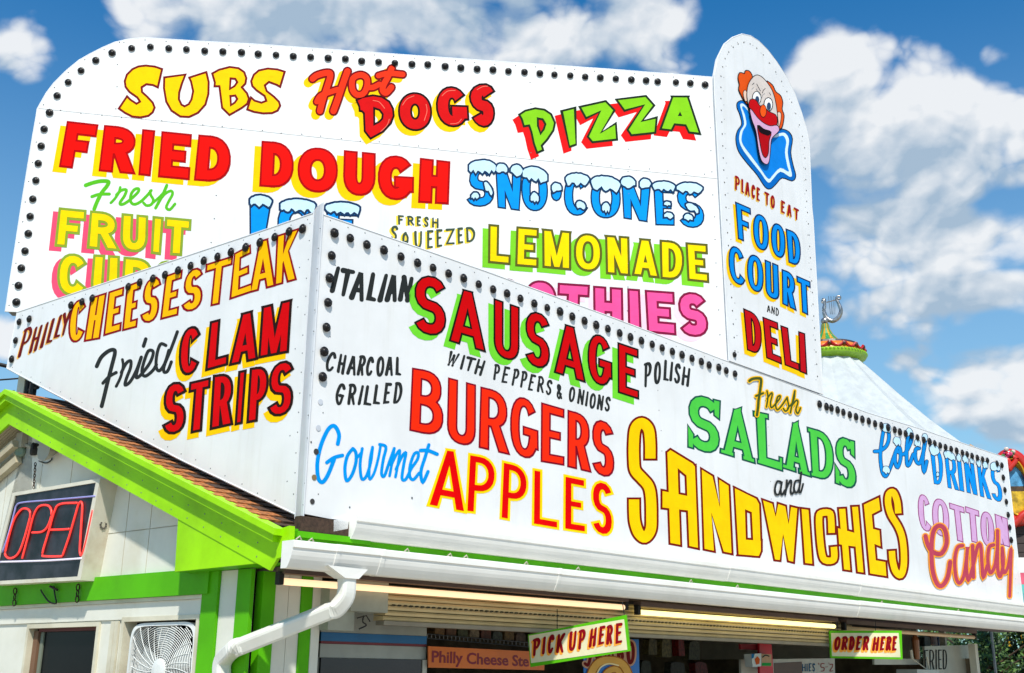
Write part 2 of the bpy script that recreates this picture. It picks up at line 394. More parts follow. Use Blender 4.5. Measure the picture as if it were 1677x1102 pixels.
        b = min(H*.5, W_*.62); R_(0, b*.98, t, H); R_(W_-t, b*.98, W_, H); ring(0, 0, W_, 2*b, 180, 360)
    elif ch == 'Z': R_(0, 0, W_, s); R_(0, H-s, W_, H); G((0, s*.2), (t*1.1, s*.2), (W_, H-s*.2), (W_-t*1.1, H-s*.2))
    elif ch == '.': ring(0, 0, W_, H, 0, 360, W_*.45, H*.45)
    return [offset_poly(q, e) if e else q for q in P]+DONE
SK = {  # one-stroke brush alphabet
 'A': ['0,0 .42,.97 .58,.97 1,0', '.2,.35 .85,.35'], 'B': ['0,0 .05,1', '.05,1 .7,.98 .85,.78 .6,.55 .1,.52', '.1,.52 .8,.48 1,.22 .7,.02 0,0'],
 'C': ['1,.82 .75,1 .35,.95 .06,.6 .04,.3 .3,.02 .7,.02 .98,.2'], 'D': ['.05,0 .05,1', '.05,1 .6,.96 1,.6 .9,.2 .5,0 .05,0'],
 'E': ['.95,1 .08,1 .03,0 .95,.02', '.08,.52 .75,.54'], 'F': ['.05,0 .08,1 .98,1', '.08,.52 .75,.54'],
 'G': ['1,.84 .75,1 .35,.95 .05,.6 .05,.3 .35,.02 .7,.05 .92,.42', '.5,.44 1,.44'], 'H': ['.03,0 .03,1', '.97,0 .97,1', '.03,.5 .97,.52'],
 'I': ['.5,0 .5,1'], 'K': ['.05,0 .05,1', '.98,1 .1,.42', '.35,.58 1,0'], 'L': ['.08,1 .05,.04 .98,.02'], 'N': ['.04,0 .06,1', '.06,1 .92,.02', '.92,0 .96,1'],
 'O': ['.5,1 .15,.85 .02,.45 .2,.06 .55,0 .88,.2 .98,.6 .8,.93 .5,1'], 'P': ['.08,0 .1,1', '.0,.97 .6,1 .98,.8 .8,.52 .15,.45'],
 'Q': ['.5,1 .1,.75 .05,.3 .4,0 .85,.2 .95,.65 .5,1', '.6,.25 .95,-.05'], 'R': ['.05,0 .08,1', '.0,.97 .6,1 .95,.8 .75,.55 .15,.48', '.45,.5 1,0'],
 'S': ['.95,.86 .7,1 .3,.96 .1,.75 .35,.56 .75,.42 .92,.2 .65,.01 .3,.0 .03,.16'], 'T': ['.0,.97 1,1', '.5,.98 .5,0'], 'U': ['.04,1 .06,.25 .3,.0 .7,.02 .94,.3 .97,1'],
 'W': ['0,1 .2,0 .5,.8', '.5,.8 .72,0 1,1'], 'Y': ['0,1 .45,.48', '1,1 .5,.5 .38,0'], 'Z': ['.05,1 .95,1 .05,.03 .98,.02'],
 '&': ['.95,.1 .2,.75 .3,.98 .6,.95 .65,.75 .15,.35 .15,.08 .5,0 .9,.4']}
CURVY = 'BCDGOPQRSU&'
def skel(ch, W_, H, t, e):
    out = []
    for s in SK[ch]:
        pts = [tuple(map(float, q.split(','))) for q in s.split()]
        pts = [(t/2+x*max(W_-t, .01), t/2+y*(H-t)) for x, y in pts]
        if len(pts) > 3 and ch in CURVY: pts = smooth_pts(pts, 3)
        n = len(pts); ww = [t*(1.08-.28*i/max(1, n-1)) for i in range(n)]
        out += stroke_polys(pts, ww, e, rnd=2 if n < 7 and ch not in CURVY else 1)
        if ch in CURVY: out += [o for o in stroke_polys(pts, ww, e, rnd=1)[-2:]]
    return out
def union(polys, holes=()):
    V_, Fc = [], []; hid = set()
    for ip, p in enumerate(list(polys)+list(holes)):
        if len(p) < 3: continue
        A = sum(p[i][0]*p[(i+1) % len(p)][1]-p[(i+1) % len(p)][0]*p[i][1] for i in range(len(p)))
        if abs(A) < .02: continue
        if A < 0: p = p[::-1]
        n = len(V_); V_ += [Vector(q) for q in p]; Fc.append(list(range(n, n+len(p))))
        if ip >= len(polys): hid.add(len(Fc)-1)
    if not Fc: return [], []
    polys_ = [[V_[i] for i in f] for f in Fc]
    def inside(p, q):
        n = len(q); r = False
        for i in range(n):
            a, b = q[i], q[i-1]
            if (a.y > p.y) != (b.y > p.y) and p.x < (b.x-a.x)*(p.y-a.y)/(b.y-a.y)+a.x: r = not r
        return r
    best = None
    for att in range(6):
        rj = random.Random(att); VV = [v+Vector((rj.uniform(-1, 1), rj.uniform(-1, 1)))*(.004+.004*att) for v in V_]
        ov, oe, of, a, b, c = delaunay_2d_cdt(VV, [], Fc, 0, 1e-5)
        keep = []; bad = 0
        for f, src in zip(of, c):
            if not src or any(k in hid for k in src): continue
            g_ = sum((ov[i] for i in f), Vector((0, 0)))/len(f)
            ar = abs((ov[f[1]]-ov[f[0]]).cross(ov[f[2]]-ov[f[0]]))/2
            if any(inside(g_, polys_[k]) for k in src): keep.append(f)
            else: bad += ar if ar > .4 else 0
        if best is None or bad < best[0]: best = (bad, ov, keep)
        if bad < .5: break
    return [tuple(v) for v in best[1]], best[2]
class Word:
    def __init__(s, pl, off, rg='X'): s.pl = pl; s.off = off; s.rg = rg; s.k = RG[rg][2]; s.mb = MB(); s.mats = []; s.fn = []; s.nl = 0; s.holes = []
    def quad(s, fn, q):
        """fn(W,H)->polys in local box; q: TL TR BR BL in region pixels"""
        P4 = rp(s.rg, *q); TL, TR, BR, BL = [Vector(a) for a in P4]
        Wd = ((TR-TL).length+(BR-BL).length)/2; Ht = ((TL-BL).length+(TR-BR).length)/2
        def run(e):
            out = []
            for p in fn(Wd, Ht, e):
                r = []
                for x, y in p:
                    a, b = x/Wd, y/Ht
                    v = BL*(1-a)*(1-b)+BR*a*(1-b)+TL*(1-a)*b+TR*a*b; r.append((v.x, v.y))
                out.append(r)
            return out
        s.fn.append(run)
    def block(s, ch, q, t, e, st):
        t = t*.89/s.k; e0 = e*1.7/s.k
        def fn(Wd, Ht, ee):
            tt = t
            g = glyph(ch, Wd-2*e0, Ht-2*e0, tt, ee, st); return [[(x+e0, y+e0) for x, y in p] for p in g]
        s.quad(fn, q)
    def casual(s, ch, q, t):
        t = t*1.17/s.k; s.quad(lambda Wd, Ht, ee: skel(ch, Wd, Ht, t, ee), q)
    def path(s, pts, wd, rnd=1, closed=False, sm=5, butt=False):
        P_ = rp(s.rg, *pts); P_ = smooth_pts(P_, sm, closed) if len(P_) > 2 and sm else P_
        wd = wd/s.k; s.fn.append(lambda e: stroke_polys(P_, wd, e, rnd=0 if (closed or butt) else rnd, closed=closed))
    def poly(s, pts, inset=0.):
        P_ = rp(s.rg, *pts); i_ = inset/s.k; s.fn.append(lambda e: [offset_poly(P_, e-i_)])
    def hole(s, pts, inset=0.): s.holes.append((rp(s.rg, *pts), inset/s.k))
    def layer(s, rgb, grow=0., shift=(0, 0), fns=None):
        e = grow*(1.9 if fns is None else 1)/s.k; dx, dy = shift[0]/s.k, shift[1]/s.k; polys = []
        for f in (s.fn if fns is None else fns): polys += f(e)
        polys = [[(x+dx, y+dy) for x, y in p] for p in polys]
        holes = [[(x+dx, y+dy) for x, y in offset_poly(h, i_-e)] for h, i_ in s.holes]
        v, f = union(polys, holes); s.nl += 1
        m = rgb if not isinstance(rgb, tuple) else paint(rgb)
        if m not in s.mats: s.mats.append(m)
        s.mb.add([s.pl.at(x, y, s.off+.0016*s.nl) for x, y in v], f, s.mats.index(m))
        return s
    def done(s, parent, label=None, name='lettering'):
        return s.mb.build(name, s.mats, parent, label=label)
def block_word(pl, rg, letters, t, e, fill, outline, shadow, parent, label, st=None, off=0., grow_shadow=None):
    wd = Word(pl, off, rg); st = st or {}
    for l in letters: wd.block(l[0], l[1:9], l[9] if len(l) > 9 else t, e, st)
    if shadow: wd.layer(shadow[0], (e if grow_shadow is None else grow_shadow), shadow[1])
    if outline: wd.layer(outline, e)
    wd.layer(fill, 0); return wd.done(parent, label)
def casual_word(pl, rg, letters, t, fill, shadow, parent, label, off=0., halo=None):
    wd = Word(pl, off, rg)
    for l in letters: wd.casual(l[0], l[1:9], t)
    if shadow: wd.layer(shadow[0], shadow[2] if len(shadow) > 2 else 0, shadow[1])
    if halo: wd.layer(halo[0], halo[1])
    wd.layer(fill, 0); return wd.done(parent, label)
def script_word(pl, rg, strokes, fill, parent, label, outline=None, shadow=None, off=0., default=20):
    wd = Word(pl, off, rg)
    for s in strokes:
        wd.path(s[1:], s[0] or default)
    if shadow: wd.layer(shadow[0], shadow[2], shadow[1])
    if outline: wd.layer(outline[0], outline[1])
    wd.layer(fill, 0); return wd.done(parent, label)

# ------------------------------------------------------------------ planes of the place
r0 = ray(523, 600); D0 = 8.0/math.hypot(r0.x, r0.y)
CORNER = Vector((r0.x*D0, r0.y*D0, 0))
PF = Pl(CORNER, 44.2)                 # long front of the lower sign
PL = Pl(CORNER, -50.5)                # short left face of the lower sign
T0 = PF.at(1180, 360)
PB = Pl(Vector((T0.x, T0.y, 0))+Vector((-.01, .045, 0)), 84.8)   # tall billboard behind
PGf = Pl(PF.at(474, 890, .08), -51.5)  # rake boards of the gable
PW = PF.back(.55)                     # front wall of the stand, under the eave
PGw = Pl(PW.at(417, 960), -51.5)      # gable wall
Z = Vector((0, 0, 1))

# ------------------------------------------------------------------ ground
m_ground = mat('pale_concrete', (184, 174, 156), rough=.9, var=.1, scale=2, bump=.5, bscale=60, k=.9)
g = mk('ground', [(-400, -300, 0), (400, -300, 0), (400, 500, 0), (-400, 500, 0)], [(0, 1, 2, 3)], m_ground); g['kind'] = 'structure'

# ------------------------------------------------------------------ bulbs (one mesh shared)
def bulb_mesh(r=.034):
    mb = MB(); mb.lathe((0, 0, 0), (0, 0, 1), [(r*1.02, 0), (r*1.05, .010), (r*.9, .015), (r*.72, .012), (r*.68, .018), (r*.42, .026), (.001, .029)], 12)
    me = bpy.data.meshes.new('bulb'); me.from_pydata([tuple(v) for v in mb.v], [], mb.f); me.materials.append(M_BULB)
    for p in me.polygons: p.use_smooth = True
    return me
BM = {}
def bulbs(pl, pts, parent, off, r):
    key = round(r, 3)
    if key not in BM: BM[key] = bulb_mesh(r)
    q = pl.n.to_track_quat('Z', 'Y').to_euler()
    for (x, y) in pts:
        o = bpy.data.objects.new('bulb', BM[key]); COL.objects.link(o); o.parent = parent
        o.location = pl.at(x, y, off)-parent.location; o.rotation_euler = q
        o.rotation_euler.rotate_axis('Z', random.uniform(0, 6)); o.scale = [random.uniform(.93, 1.05)]*3
def rivets(pl, uvs, parent, off, r=.006, m=M_RIVET, name='rivets'):
    mb = MB()
    for (u, z) in uvs: mb.lathe(pl.w(u, z, off), pl.n, [(r, 0), (r*.8, r*.45), (.0005, r*.6)], 6)
    return mb.build(name, m, parent, stuff=True, smooth=True)
def along(pl, pxs, step, jit=0., inset=None):
    """points every `step` metres along a pixel polyline on a plane"""
    P = [Vector(pl.uv(*p)) for p in pxs]; out = []; acc = 0.
    for a, b in zip(P, P[1:]):
        L = (b-a).length; d = (b-a)/L if L else Vector((0, 0)); s = (step-acc) if out else 0.
        if not out: s = 0
        while s <= L:
            q = a+d*s; out.append((q.x+random.uniform(-jit, jit), q.y+random.uniform(-jit, jit))); s += step
        acc = L-(s-step)
    return out
def panel(name, pl, pts, off, th, parent, m=M_WHITE, mside=M_EDGE, uv=False, label=None):
    P = [pl.uv(*p) for p in pts] if not uv else pts
    mb = MB(); fr = [pl.w(u, z, off) for u, z in P]; bk = [pl.w(u, z, off-th) for u, z in P]
    n = len(P); tr = tessellate_polygon([fr]); mb.add(fr, tr, 0); mb.add(bk, [t[::-1] for t in tr], 1)
    mb.add(fr+bk, [(i, (i+1) % n, n+(i+1) % n, n+i) for i in range(n)], 1)
    return mb.build(name, [m, mside], parent, label=label)

YEL = (255, 198, 4); BLK = (30, 28, 28)
# ================================================================== TALL BILLBOARD
bb = thing('billboard', PB.at(300, 520), 'tall white food billboard with rounded left corner rising behind the lower sign', 'sign')
top = [rp('A', *q) for q in ((230, 600), (240, 565), (255, 530), (300, 440), (350, 375), (425, 300), (510, 230), (590, 185), (660, 150), (740, 115), (830, 95), (920, 87), (1000, 90), (1300, 110), (1653, 128))]+[(819, 101), (1000, 113.5), (1160, 126), (1174, 127)]
seamL, seamR = (41, 172.5+2), (1215, 296)
zbot = PB.uv(9, 510)[1]; uL = PB.uv(9, 510)[0]; uR = PB.uv(1182.5, 300)[0]
sL = PB.uv(52, 172); sR = PB.uv(1182.5, 293.2)
def inter_left(y): return None
# seam meets the curved left edge near (66,172)
tp = [PB.uv(*p) for p in top]
up_pts = [p for p in tp if True]
sm = PB.uv(62, 177)
up_sheet = [sm]+[PB.uv(*p) for p in top if p[1] < 172 or p[0] > 100]+[sR]
lo_sheet = [(uL, zbot), PB.uv(38, 319), PB.uv(54.6, 218), (sm[0]-.012, sm[1]-.005), (sR[0], sR[1]-.006), (uR, zbot-.75), (uR-4, zbot-.5), (uL+1.2, zbot)]
panel('upper_sheet', PB, up_sheet, 0, .02, bb, uv=True)
panel('lower_sheet', PB, lo_sheet, 0, .02, bb, uv=True)
full = [(uL+.01, zbot+.01)]+[PB.uv(38.6, 319), PB.uv(55.4, 218)]+[(u+.006, z-.006) for u, z in up_sheet[:-1]]+[(uR-.01, PB.uv(1174, 129)[1]), (uR-.01, zbot-.74), (uR-4, zbot-.49), (uL+1.2, zbot+.01)]
panel('frame_backing', PB, full, -.023, .16, bb, m=M_GAP, mside=M_BACK, uv=True)
# thin edge flange, as a border strip proud of the sheet
def flange(pl, pts, wdt, off, parent, name='edge_flange'):
    mb = MB(); P = [Vector(q) for q in pts]
    for a, b in zip(P, P[1:]):
        A, B = pl.w(a.x, a.y, off), pl.w(b.x, b.y, off); mb.tube([A, B], wdt, 6)
    return mb.build(name, M_EDGE, parent)
flange(PB, [(uL, zbot)]+[PB.uv(38, 319), PB.uv(54.6, 218)]+up_sheet[:-1], .012, -.01, bb)
edge = [(15, 500), (44, 319), (61, 218), (70, 180)]+[rp('A', *q) for q in ((275, 530), (318, 448), (365, 385), (437, 312), (520, 244), (600, 198), (668, 165), (745, 128), (830, 108), (920, 100), (1000, 103), (1300, 123), (1653, 140))]+[(819, 105), (1160, 130)]
rv = along(PB, edge, .235, .006)+along(PB, [(100, 181.5), (1165, 287)], .22, .008)
for x0, y0, x1, y1 in ((195, 70, 190, 180), (869, 135, 869, 240), (1029, 245, 1028, 560), (869, 250, 869, 420), (1160, 140, 1180, 590), (355, 320, 345, 400)):
    rv += along(PB, [(x0, y0), (x1, y1)], .28, .008)
rivets(PB, rv, bb, .0, .0075)
bl = []
for q in ((232, 1005), (247, 895), (266, 783), (285, 674), (320, 568), (369, 459), (440, 372), (523, 297), (618, 231), (723, 183), (849, 153), (970, 144), (1088, 154), (1202, 160), (1320, 170), (1437, 175), (1557, 180)): bl.append(rp('A', *q))
for q in ((212, 180), (195, 292), (183, 403), (162, 515), (138, 625), (120, 738), (106, 845)): bl.append(rp('D', *q))
for q in ((90, 190), (205, 196), (316, 205), (428, 210), (541, 217), (652, 222), (757, 236), (866, 242), (971, 249), (1081, 256), (1183, 258), (1295, 270), (1396, 279), (1501, 287), (1603, 292)): bl.append(rp('B', *q))
for q in ((353, 139), (453, 145), (549, 153), (640, 160), (739, 166), (832, 174), (926, 179), (1023, 186), (1120, 192), (1212, 197), (1284, 204), (1398, 208), (1488, 214), (1580, 223)): bl.append(rp('C', *q))
bulbs(PB, bl, bb, .006, .039)
MAR = (118, 20, 24)
w_ = Word(PB, 0, 'A')
for q in ((940, 258, 1000, 265, 1053, 283, 1022, 415, 985, 397, 945, 392, 920, 408, 922, 432, 955, 462, 990, 500, 1004, 535, 990, 570, 960, 595, 905, 606, 850, 600, 800, 574, 757, 543, 818, 452, 845, 480, 880, 503, 893, 495, 880, 475, 830, 440, 803, 405, 797, 365, 812, 320, 850, 282, 890, 264),
          (1052, 335, 1205, 315, 1180, 380, 1162, 440, 1160, 480, 1175, 512, 1190, 520, 1212, 508, 1228, 480, 1238, 430, 1225, 370, 1210, 338, 1335, 298, 1352, 370, 1350, 450, 1330, 520, 1280, 575, 1220, 603, 1160, 600, 1100, 560, 1065, 500, 1050, 410),
          (1360, 312, 1410, 285, 1480, 267, 1540, 275, 1580, 303, 1595, 345, 1588, 385, 1568, 405, 1598, 440, 1612, 478, 1600, 515, 1560, 545, 1478, 592, 1425, 540, 1420, 500, 1408, 405, 1375, 405, 1378, 375),
          (1844, 300, 1810, 412, 1780, 395, 1735, 378, 1715, 395, 1725, 425, 1770, 460, 1805, 495, 1813, 525, 1795, 560, 1755, 578, 1695, 580, 1635, 570, 1585, 552, 1614, 458, 1645, 485, 1685, 497, 1708, 488, 1700, 465, 1650, 430, 1620, 400, 1612, 365, 1630, 320, 1665, 290, 1725, 277, 1790, 283)): w_.poly(q, 14)
w_.hole((1488, 350, 1515, 352, 1527, 372, 1510, 396, 1484, 412), 9); w_.hole((1487, 463, 1515, 460, 1527, 480, 1512, 502, 1490, 517), 9)
w_.layer(MAR, 7.4).layer(YEL, 0); w_.done(bb, 'yellow SUBS lettering outlined in maroon')
w_ = Word(PB, 0, 'B')
for wdt, p in ((38, (440, 350, 470, 328, 530, 312, 555, 325, 535, 400, 508, 480, 488, 558)), (40, (665, 302, 630, 400, 600, 490, 575, 558)), (34, (468, 498, 490, 462, 540, 440, 600, 420)),
               (34, (790, 405, 830, 405, 870, 385)), (38, (950, 285, 925, 340, 898, 390, 893, 425, 915, 440, 948, 405)), (34, (865, 330, 930, 315, 1022, 322))): w_.path(p, wdt)
w_.path((748, 325, 788, 345, 792, 395, 768, 445, 725, 452, 697, 415, 700, 350), 36, closed=True)
w_.layer(YEL, 6, (-28, 26)).layer((120, 8, 14), 6).layer((240, 52, 22), 0); w_.done(bb, 'orange red Hot lettering')
wd = Word(PB, .0, 'B'); stq = dict(p=2.1)
wd.poly((715, 485, 760, 462, 830, 450, 890, 460, 940, 492, 965, 540, 970, 590, 950, 640, 900, 695, 812, 744, 770, 690, 765, 575, 755, 565, 738, 562, 735, 530), 13); wd.hole((842, 545, 870, 555, 888, 580, 885, 605, 865, 625, 842, 637), 11)
for l in (('O', 990, 432, 1212, 438, 1212, 692, 990, 684), ('G', 1230, 392, 1440, 400, 1455, 668, 1238, 660), ('S', 1440, 385, 1630, 370, 1612, 680, 1462, 650)):
    wd.block(l[0], l[1:], 74, 8, stq)
wd.layer(YEL, 7, (-26, 30)).layer((34, 14, 16), 7).layer((208, 14, 18), 0)
hl = Word(PB, .0, 'B'); hl.mb = wd.mb; hl.mats = wd.mats; hl.nl = wd.nl
for p in ((830, 490, 870, 500, 905, 540), (1020, 520, 1050, 480, 1095, 460), (1160, 620, 1178, 560, 1172, 515), (1275, 460, 1310, 430, 1360, 425), (1500, 420, 1540, 400, 1570, 398), (880, 690, 920, 650, 935, 610), (1330, 640, 1375, 635, 1400, 610)): hl.path(p, 4)
hl.layer((240, 120, 100), 0); wd.done(bb, 'red bouncing DOGS lettering with black outline')
wd = Word(PB, 0, 'C')
wd.poly((412, 408, 455, 380, 520, 364, 580, 373, 625, 403, 650, 460, 640, 510, 600, 570, 568, 605, 578, 635, 528, 657, 505, 590, 490, 520, 478, 485, 445, 490, 430, 440), 13); wd.hole((540, 438, 565, 443, 580, 470, 570, 500, 555, 522, 541, 480), 10)
wd.block('I', (672, 382, 780, 355, 782, 603, 730, 622), 50, 9, {})
wd.poly((790, 358, 962, 320, 1022, 382, 938, 515, 1028, 455, 1037, 570, 875, 588, 842, 548, 918, 398, 835, 440), 12)
wd.poly((1018, 312, 1213, 288, 1270, 352, 1195, 445, 1285, 420, 1275, 528, 1118, 545, 1090, 505, 1190, 358, 1075, 392), 12)
wd.block('A', (1300, 288, 1550, 288, 1556, 540, 1296, 508), 62, 9, dict(ta=88/3.811))
wd.layer((222, 22, 24), 7, (-34, 34)).layer((30, 46, 28), 7).layer((130, 200, 30), 0); wd.done(bb, 'lime green PIZZA lettering on red shadow')
RED, DRED = (232, 14, 8), (168, 6, 12)
block_word(PB, 'A', [('F', 432, 622, 634, 645, 585, 940, 380, 918), ('R', 672, 648, 888, 668, 868, 966, 636, 945), ('I', 918, 675, 1000, 683, 970, 978, 892, 970), ('E', 1042, 688, 1240, 708, 1222, 1003, 1018, 984), ('D', 1280, 710, 1492, 728, 1484, 1022, 1250, 1005)],
    72, 7, RED, DRED, (YEL, (-42, 30)), bb, 'red FRIED lettering on yellow shadow', dict(p=2.2))
block_word(PB, 'B', [('D', 113, 750, 322, 765, 316, 1060, 97, 1043), ('O', 345, 790, 604, 798, 602, 1088, 343, 1078), ('U', 643, 810, 847, 830, 845, 1110, 635, 1098), ('G', 862, 838, 1096, 852, 1092, 1138, 860, 1126), ('H', 1133, 860, 1328, 883, 1318, 1160, 1121, 1148)],
    74, 7, RED, DRED, (YEL, (-44, 34)), bb, 'red DOUGH lettering on yellow shadow', dict(p=2.2))
GRN = (86, 182, 36)
script_word(PB, 'D', [(25, 552, 92, 600, 75, 650, 65, 698, 68, 690, 95, 655, 140, 625, 200, 607, 245), (20, 592, 165, 640, 150, 705, 148), (17, 775, 105, 765, 140, 738, 180, 714, 205), (19, 750, 155, 780, 125, 814, 122, 802, 160, 775, 200, 778, 215, 805, 208, 850, 175, 890, 135, 893, 114, 868, 118, 845, 150, 842, 195, 865, 214, 905, 198, 950, 155, 975, 125),
    (18, 968, 128, 972, 155, 988, 185, 975, 215, 945, 222, 925, 205), (17, 985, 205, 1030, 165, 1060, 130, 1075, 98), (20, 1075, 92, 1045, 160, 1003, 238), (18, 1018, 205, 1060, 150, 1100, 128, 1112, 148, 1085, 200, 1072, 235, 1095, 248, 1128, 212)], GRN, bb, 'green brush script Fresh')
FY, FO, FS = (255, 206, 10), (134, 158, 48), (232, 78, 112)
block_word(PB, 'D', [('F', 380, 235, 557, 252, 540, 500, 352, 485), ('R', 582, 255, 756, 270, 768, 517, 560, 498), ('U', 785, 272, 954, 288, 950, 528, 772, 516), ('I', 985, 290, 1055, 298, 1036, 540, 973, 532), ('T', 1065, 296, 1234, 312, 1220, 550, 1050, 538)],
    50, 9, FY, FO, (FS, (-36, 26)), bb, 'yellow FRUIT lettering on pink shadow')
block_word(PB, 'D', [('C', 378, 524, 572, 540, 566, 812, 362, 800), ('U', 603, 538, 772, 548, 765, 830, 578, 815), ('P', 798, 553, 985, 568, 960, 840, 780, 825), ('S', 1005, 568, 1180, 590, 1170, 850, 985, 840)],
    54, 9, FY, FO, (FS, (-36, 26)), bb, 'yellow CUPS lettering on pink shadow')
# ice-cold lettering with snow on top
def snow(rg, pl, wd, boxes, fns_blue):
    """boxes: x0,y0,x1,y1(top line at both ends),h : lumpy snow along the letter tops"""
    for (x0, y0, x1, y1, h) in boxes:
        n = max(6, int((x1-x0)/12)); up_, dn = [], []
        for i in range(n+1):
            f = i/n; x = x0+(x1-x0)*f; y = y0+(y1-y0)*f
            arch = math.sin(math.pi*f)**.6*h*.42
            up_.append((x, y+h*.30-arch+(random.uniform(-2, 2) if 0 < i < n else 0)))
            dn.append((x, y+h*(.86+.14*math.sin(i*1.9+x)+random.uniform(-.07, .07))-(h*.25 if i in (0, n) else 0)))
        wd.fn.append((lambda P_: (lambda e: [offset_poly(P_, e)]))([rp(rg, *p) for p in up_+dn[::-1]]))
NAVY, ICE, BLUE = (22, 52, 88), (196, 228, 246), (6, 146, 240)
def icy_word(rg, letters, caps, t, e, parent, pl, label, extra=None, st=None):
    wd = Word(pl, 0, rg)
    for l in letters: wd.block(l[0], l[1:9], t, e, st or dict(p=2.2))
    if extra: extra(wd)
    wd.layer(NAVY, e).layer(BLUE, 0); wd.fn = []
    snow(rg, pl, wd, caps, None)
    wd.layer(NAVY, e*.85).layer(ICE, -e*.35); return wd.done(parent, label)
def dotx(wd): wd.poly([c for k in range(12) for c in (589+24*math.cos(k*math.pi/6), 262+38*math.sin(k*math.pi/6))])
icy_word('F', [('S', 112, 96, 245, 96, 236, 342, 68, 336), ('N', 245, 120, 398, 125, 382, 362, 258, 345), ('O', 390, 118, 541, 130, 543, 366, 392, 362), ('C', 632, 158, 778, 165, 780, 392, 630, 388), ('O', 782, 168, 953, 180, 952, 407, 782, 402), ('N', 955, 185, 1125, 195, 1102, 426, 968, 405), ('E', 1135, 208, 1258, 215, 1256, 446, 1148, 443), ('S', 1264, 212, 1415, 222, 1427, 462, 1280, 454)],
    [(95, 82, 250, 84, 72), (248, 98, 315, 103, 60), (330, 105, 402, 112, 62), (397, 112, 540, 135, 80), (562, 205, 620, 212, 52), (640, 155, 776, 160, 66), (784, 165, 952, 185, 80), (952, 172, 1036, 178, 62), (1058, 182, 1124, 188, 56), (1130, 198, 1260, 204, 52), (1266, 206, 1415, 212, 58), (180, 186, 232, 240, 52), (442, 262, 492, 266, 58), (845, 318, 893, 322, 56), (108, 262, 155, 262, 38), (700, 305, 755, 318, 44), (1195, 310, 1235, 312, 26), (1195, 372, 1250, 378, 34), (1318, 310, 1392, 342, 44), (1308, 380, 1360, 385, 38)], 43, 4.5, bb, PB, 'blue SNO CONES lettering capped with snow', dotx)
icy_word('E', [('C', 298, 188, 545, 200, 535, 480, 285, 470), ('E', 604, 208, 822, 216, 806, 480, 618, 470)],
    [(114, 160, 258, 168, 70), (310, 186, 540, 192, 80), (600, 205, 824, 212, 72)], 70, 6, bb, PB, 'blue ICE lettering capped with snow', lambda wd: wd.poly((118, 178, 252, 182, 212, 420, 120, 430), 4))
DG, LY = (66, 82, 66), (250, 214, 60)
casual_word(PB, 'E', [('F', 1066, 283, 1110, 285, 1108, 346, 1070, 344), ('R', 1128, 287, 1170, 290, 1176, 352, 1130, 349), ('E', 1188, 290, 1220, 292, 1220, 356, 1190, 353), ('S', 1236, 293, 1270, 296, 1268, 362, 1236, 358), ('H', 1288, 297, 1334, 302, 1332, 368, 1288, 362)], 11, DG, (LY, (-12, 5)), bb, 'small dark green FRESH lettering')
casual_word(PB, 'E', [('S', 1022, 350, 1076, 354, 1062, 450, 1022, 448), ('Q', 1096, 390, 1142, 394, 1140, 484, 1096, 480), ('U', 1172, 386, 1228, 384, 1226, 496, 1176, 496), ('E', 1254, 382, 1300, 380, 1298, 498, 1256, 500), ('E', 1314, 376, 1358, 374, 1358, 488, 1318, 492), ('Z', 1374, 372, 1438, 368, 1438, 474, 1376, 478), ('E', 1450, 366, 1490, 362, 1494, 466, 1454, 470), ('D', 1504, 362, 1570, 358, 1566, 456, 1510, 460)], 13, DG, (LY, (-12, 8)), bb, 'small dark green SQUEEZED lettering')
block_word(PB, 'F', [('L', 207, 437, 335, 448, 330, 667, 205, 655), ('E', 365, 450, 492, 460, 487, 683, 358, 673), ('M', 510, 462, 672, 478, 672, 698, 512, 682), ('O', 690, 484, 846, 495, 846, 710, 688, 698), ('N', 865, 498, 1000, 508, 1004, 729, 870, 718), ('A', 1018, 513, 1160, 525, 1169, 742, 1018, 727), ('D', 1172, 525, 1312, 537, 1306, 757, 1178, 745), ('E', 1318, 540, 1443, 550, 1451, 768, 1330, 755)],
    39, 7, (255, 214, 6), (92, 92, 34), ((122, 204, 44), (-32, 24)), bb, 'yellow LEMONADE lettering on green shadow')
PINK = (250, 84, 152)
block_word(PB, 'F', [('S', -160, 700, -5, 715, 0, 940, -160, 925), ('M', 15, 715, 205, 732, 205, 960, 18, 945), ('O', 222, 738, 392, 748, 392, 975, 220, 965), ('O', 410, 750, 592, 760, 592, 995, 408, 982), ('T', 598, 768, 778, 780, 768, 1010, 590, 998), ('H', 797, 785, 964, 797, 968, 1025, 800, 1010), ('I', 990, 800, 1060, 805, 1069, 1034, 995, 1024), ('E', 1088, 808, 1257, 820, 1266, 1064, 1102, 1048), ('S', 1274, 814, 1436, 828, 1450, 1078, 1282, 1066)],
    56, 7, PINK, (128, 28, 64), ((248, 208, 222), (-26, 26)), bb, 'hot pink SMOOTHIES lettering')
# braces behind
mb = MB()
for u in (-6.6, -4.4, -2.2, -.3):
    mb.box(PB.w(u, 6.2, -.24), (PB.d, Z, PB.n), (.03, 1.9, .03)); mb.tube([PB.w(u, 7.4, -.24), PB.w(u, 4.3, -1.7)], .025, 6)
mb.build('support_braces', M_METAL, bb)

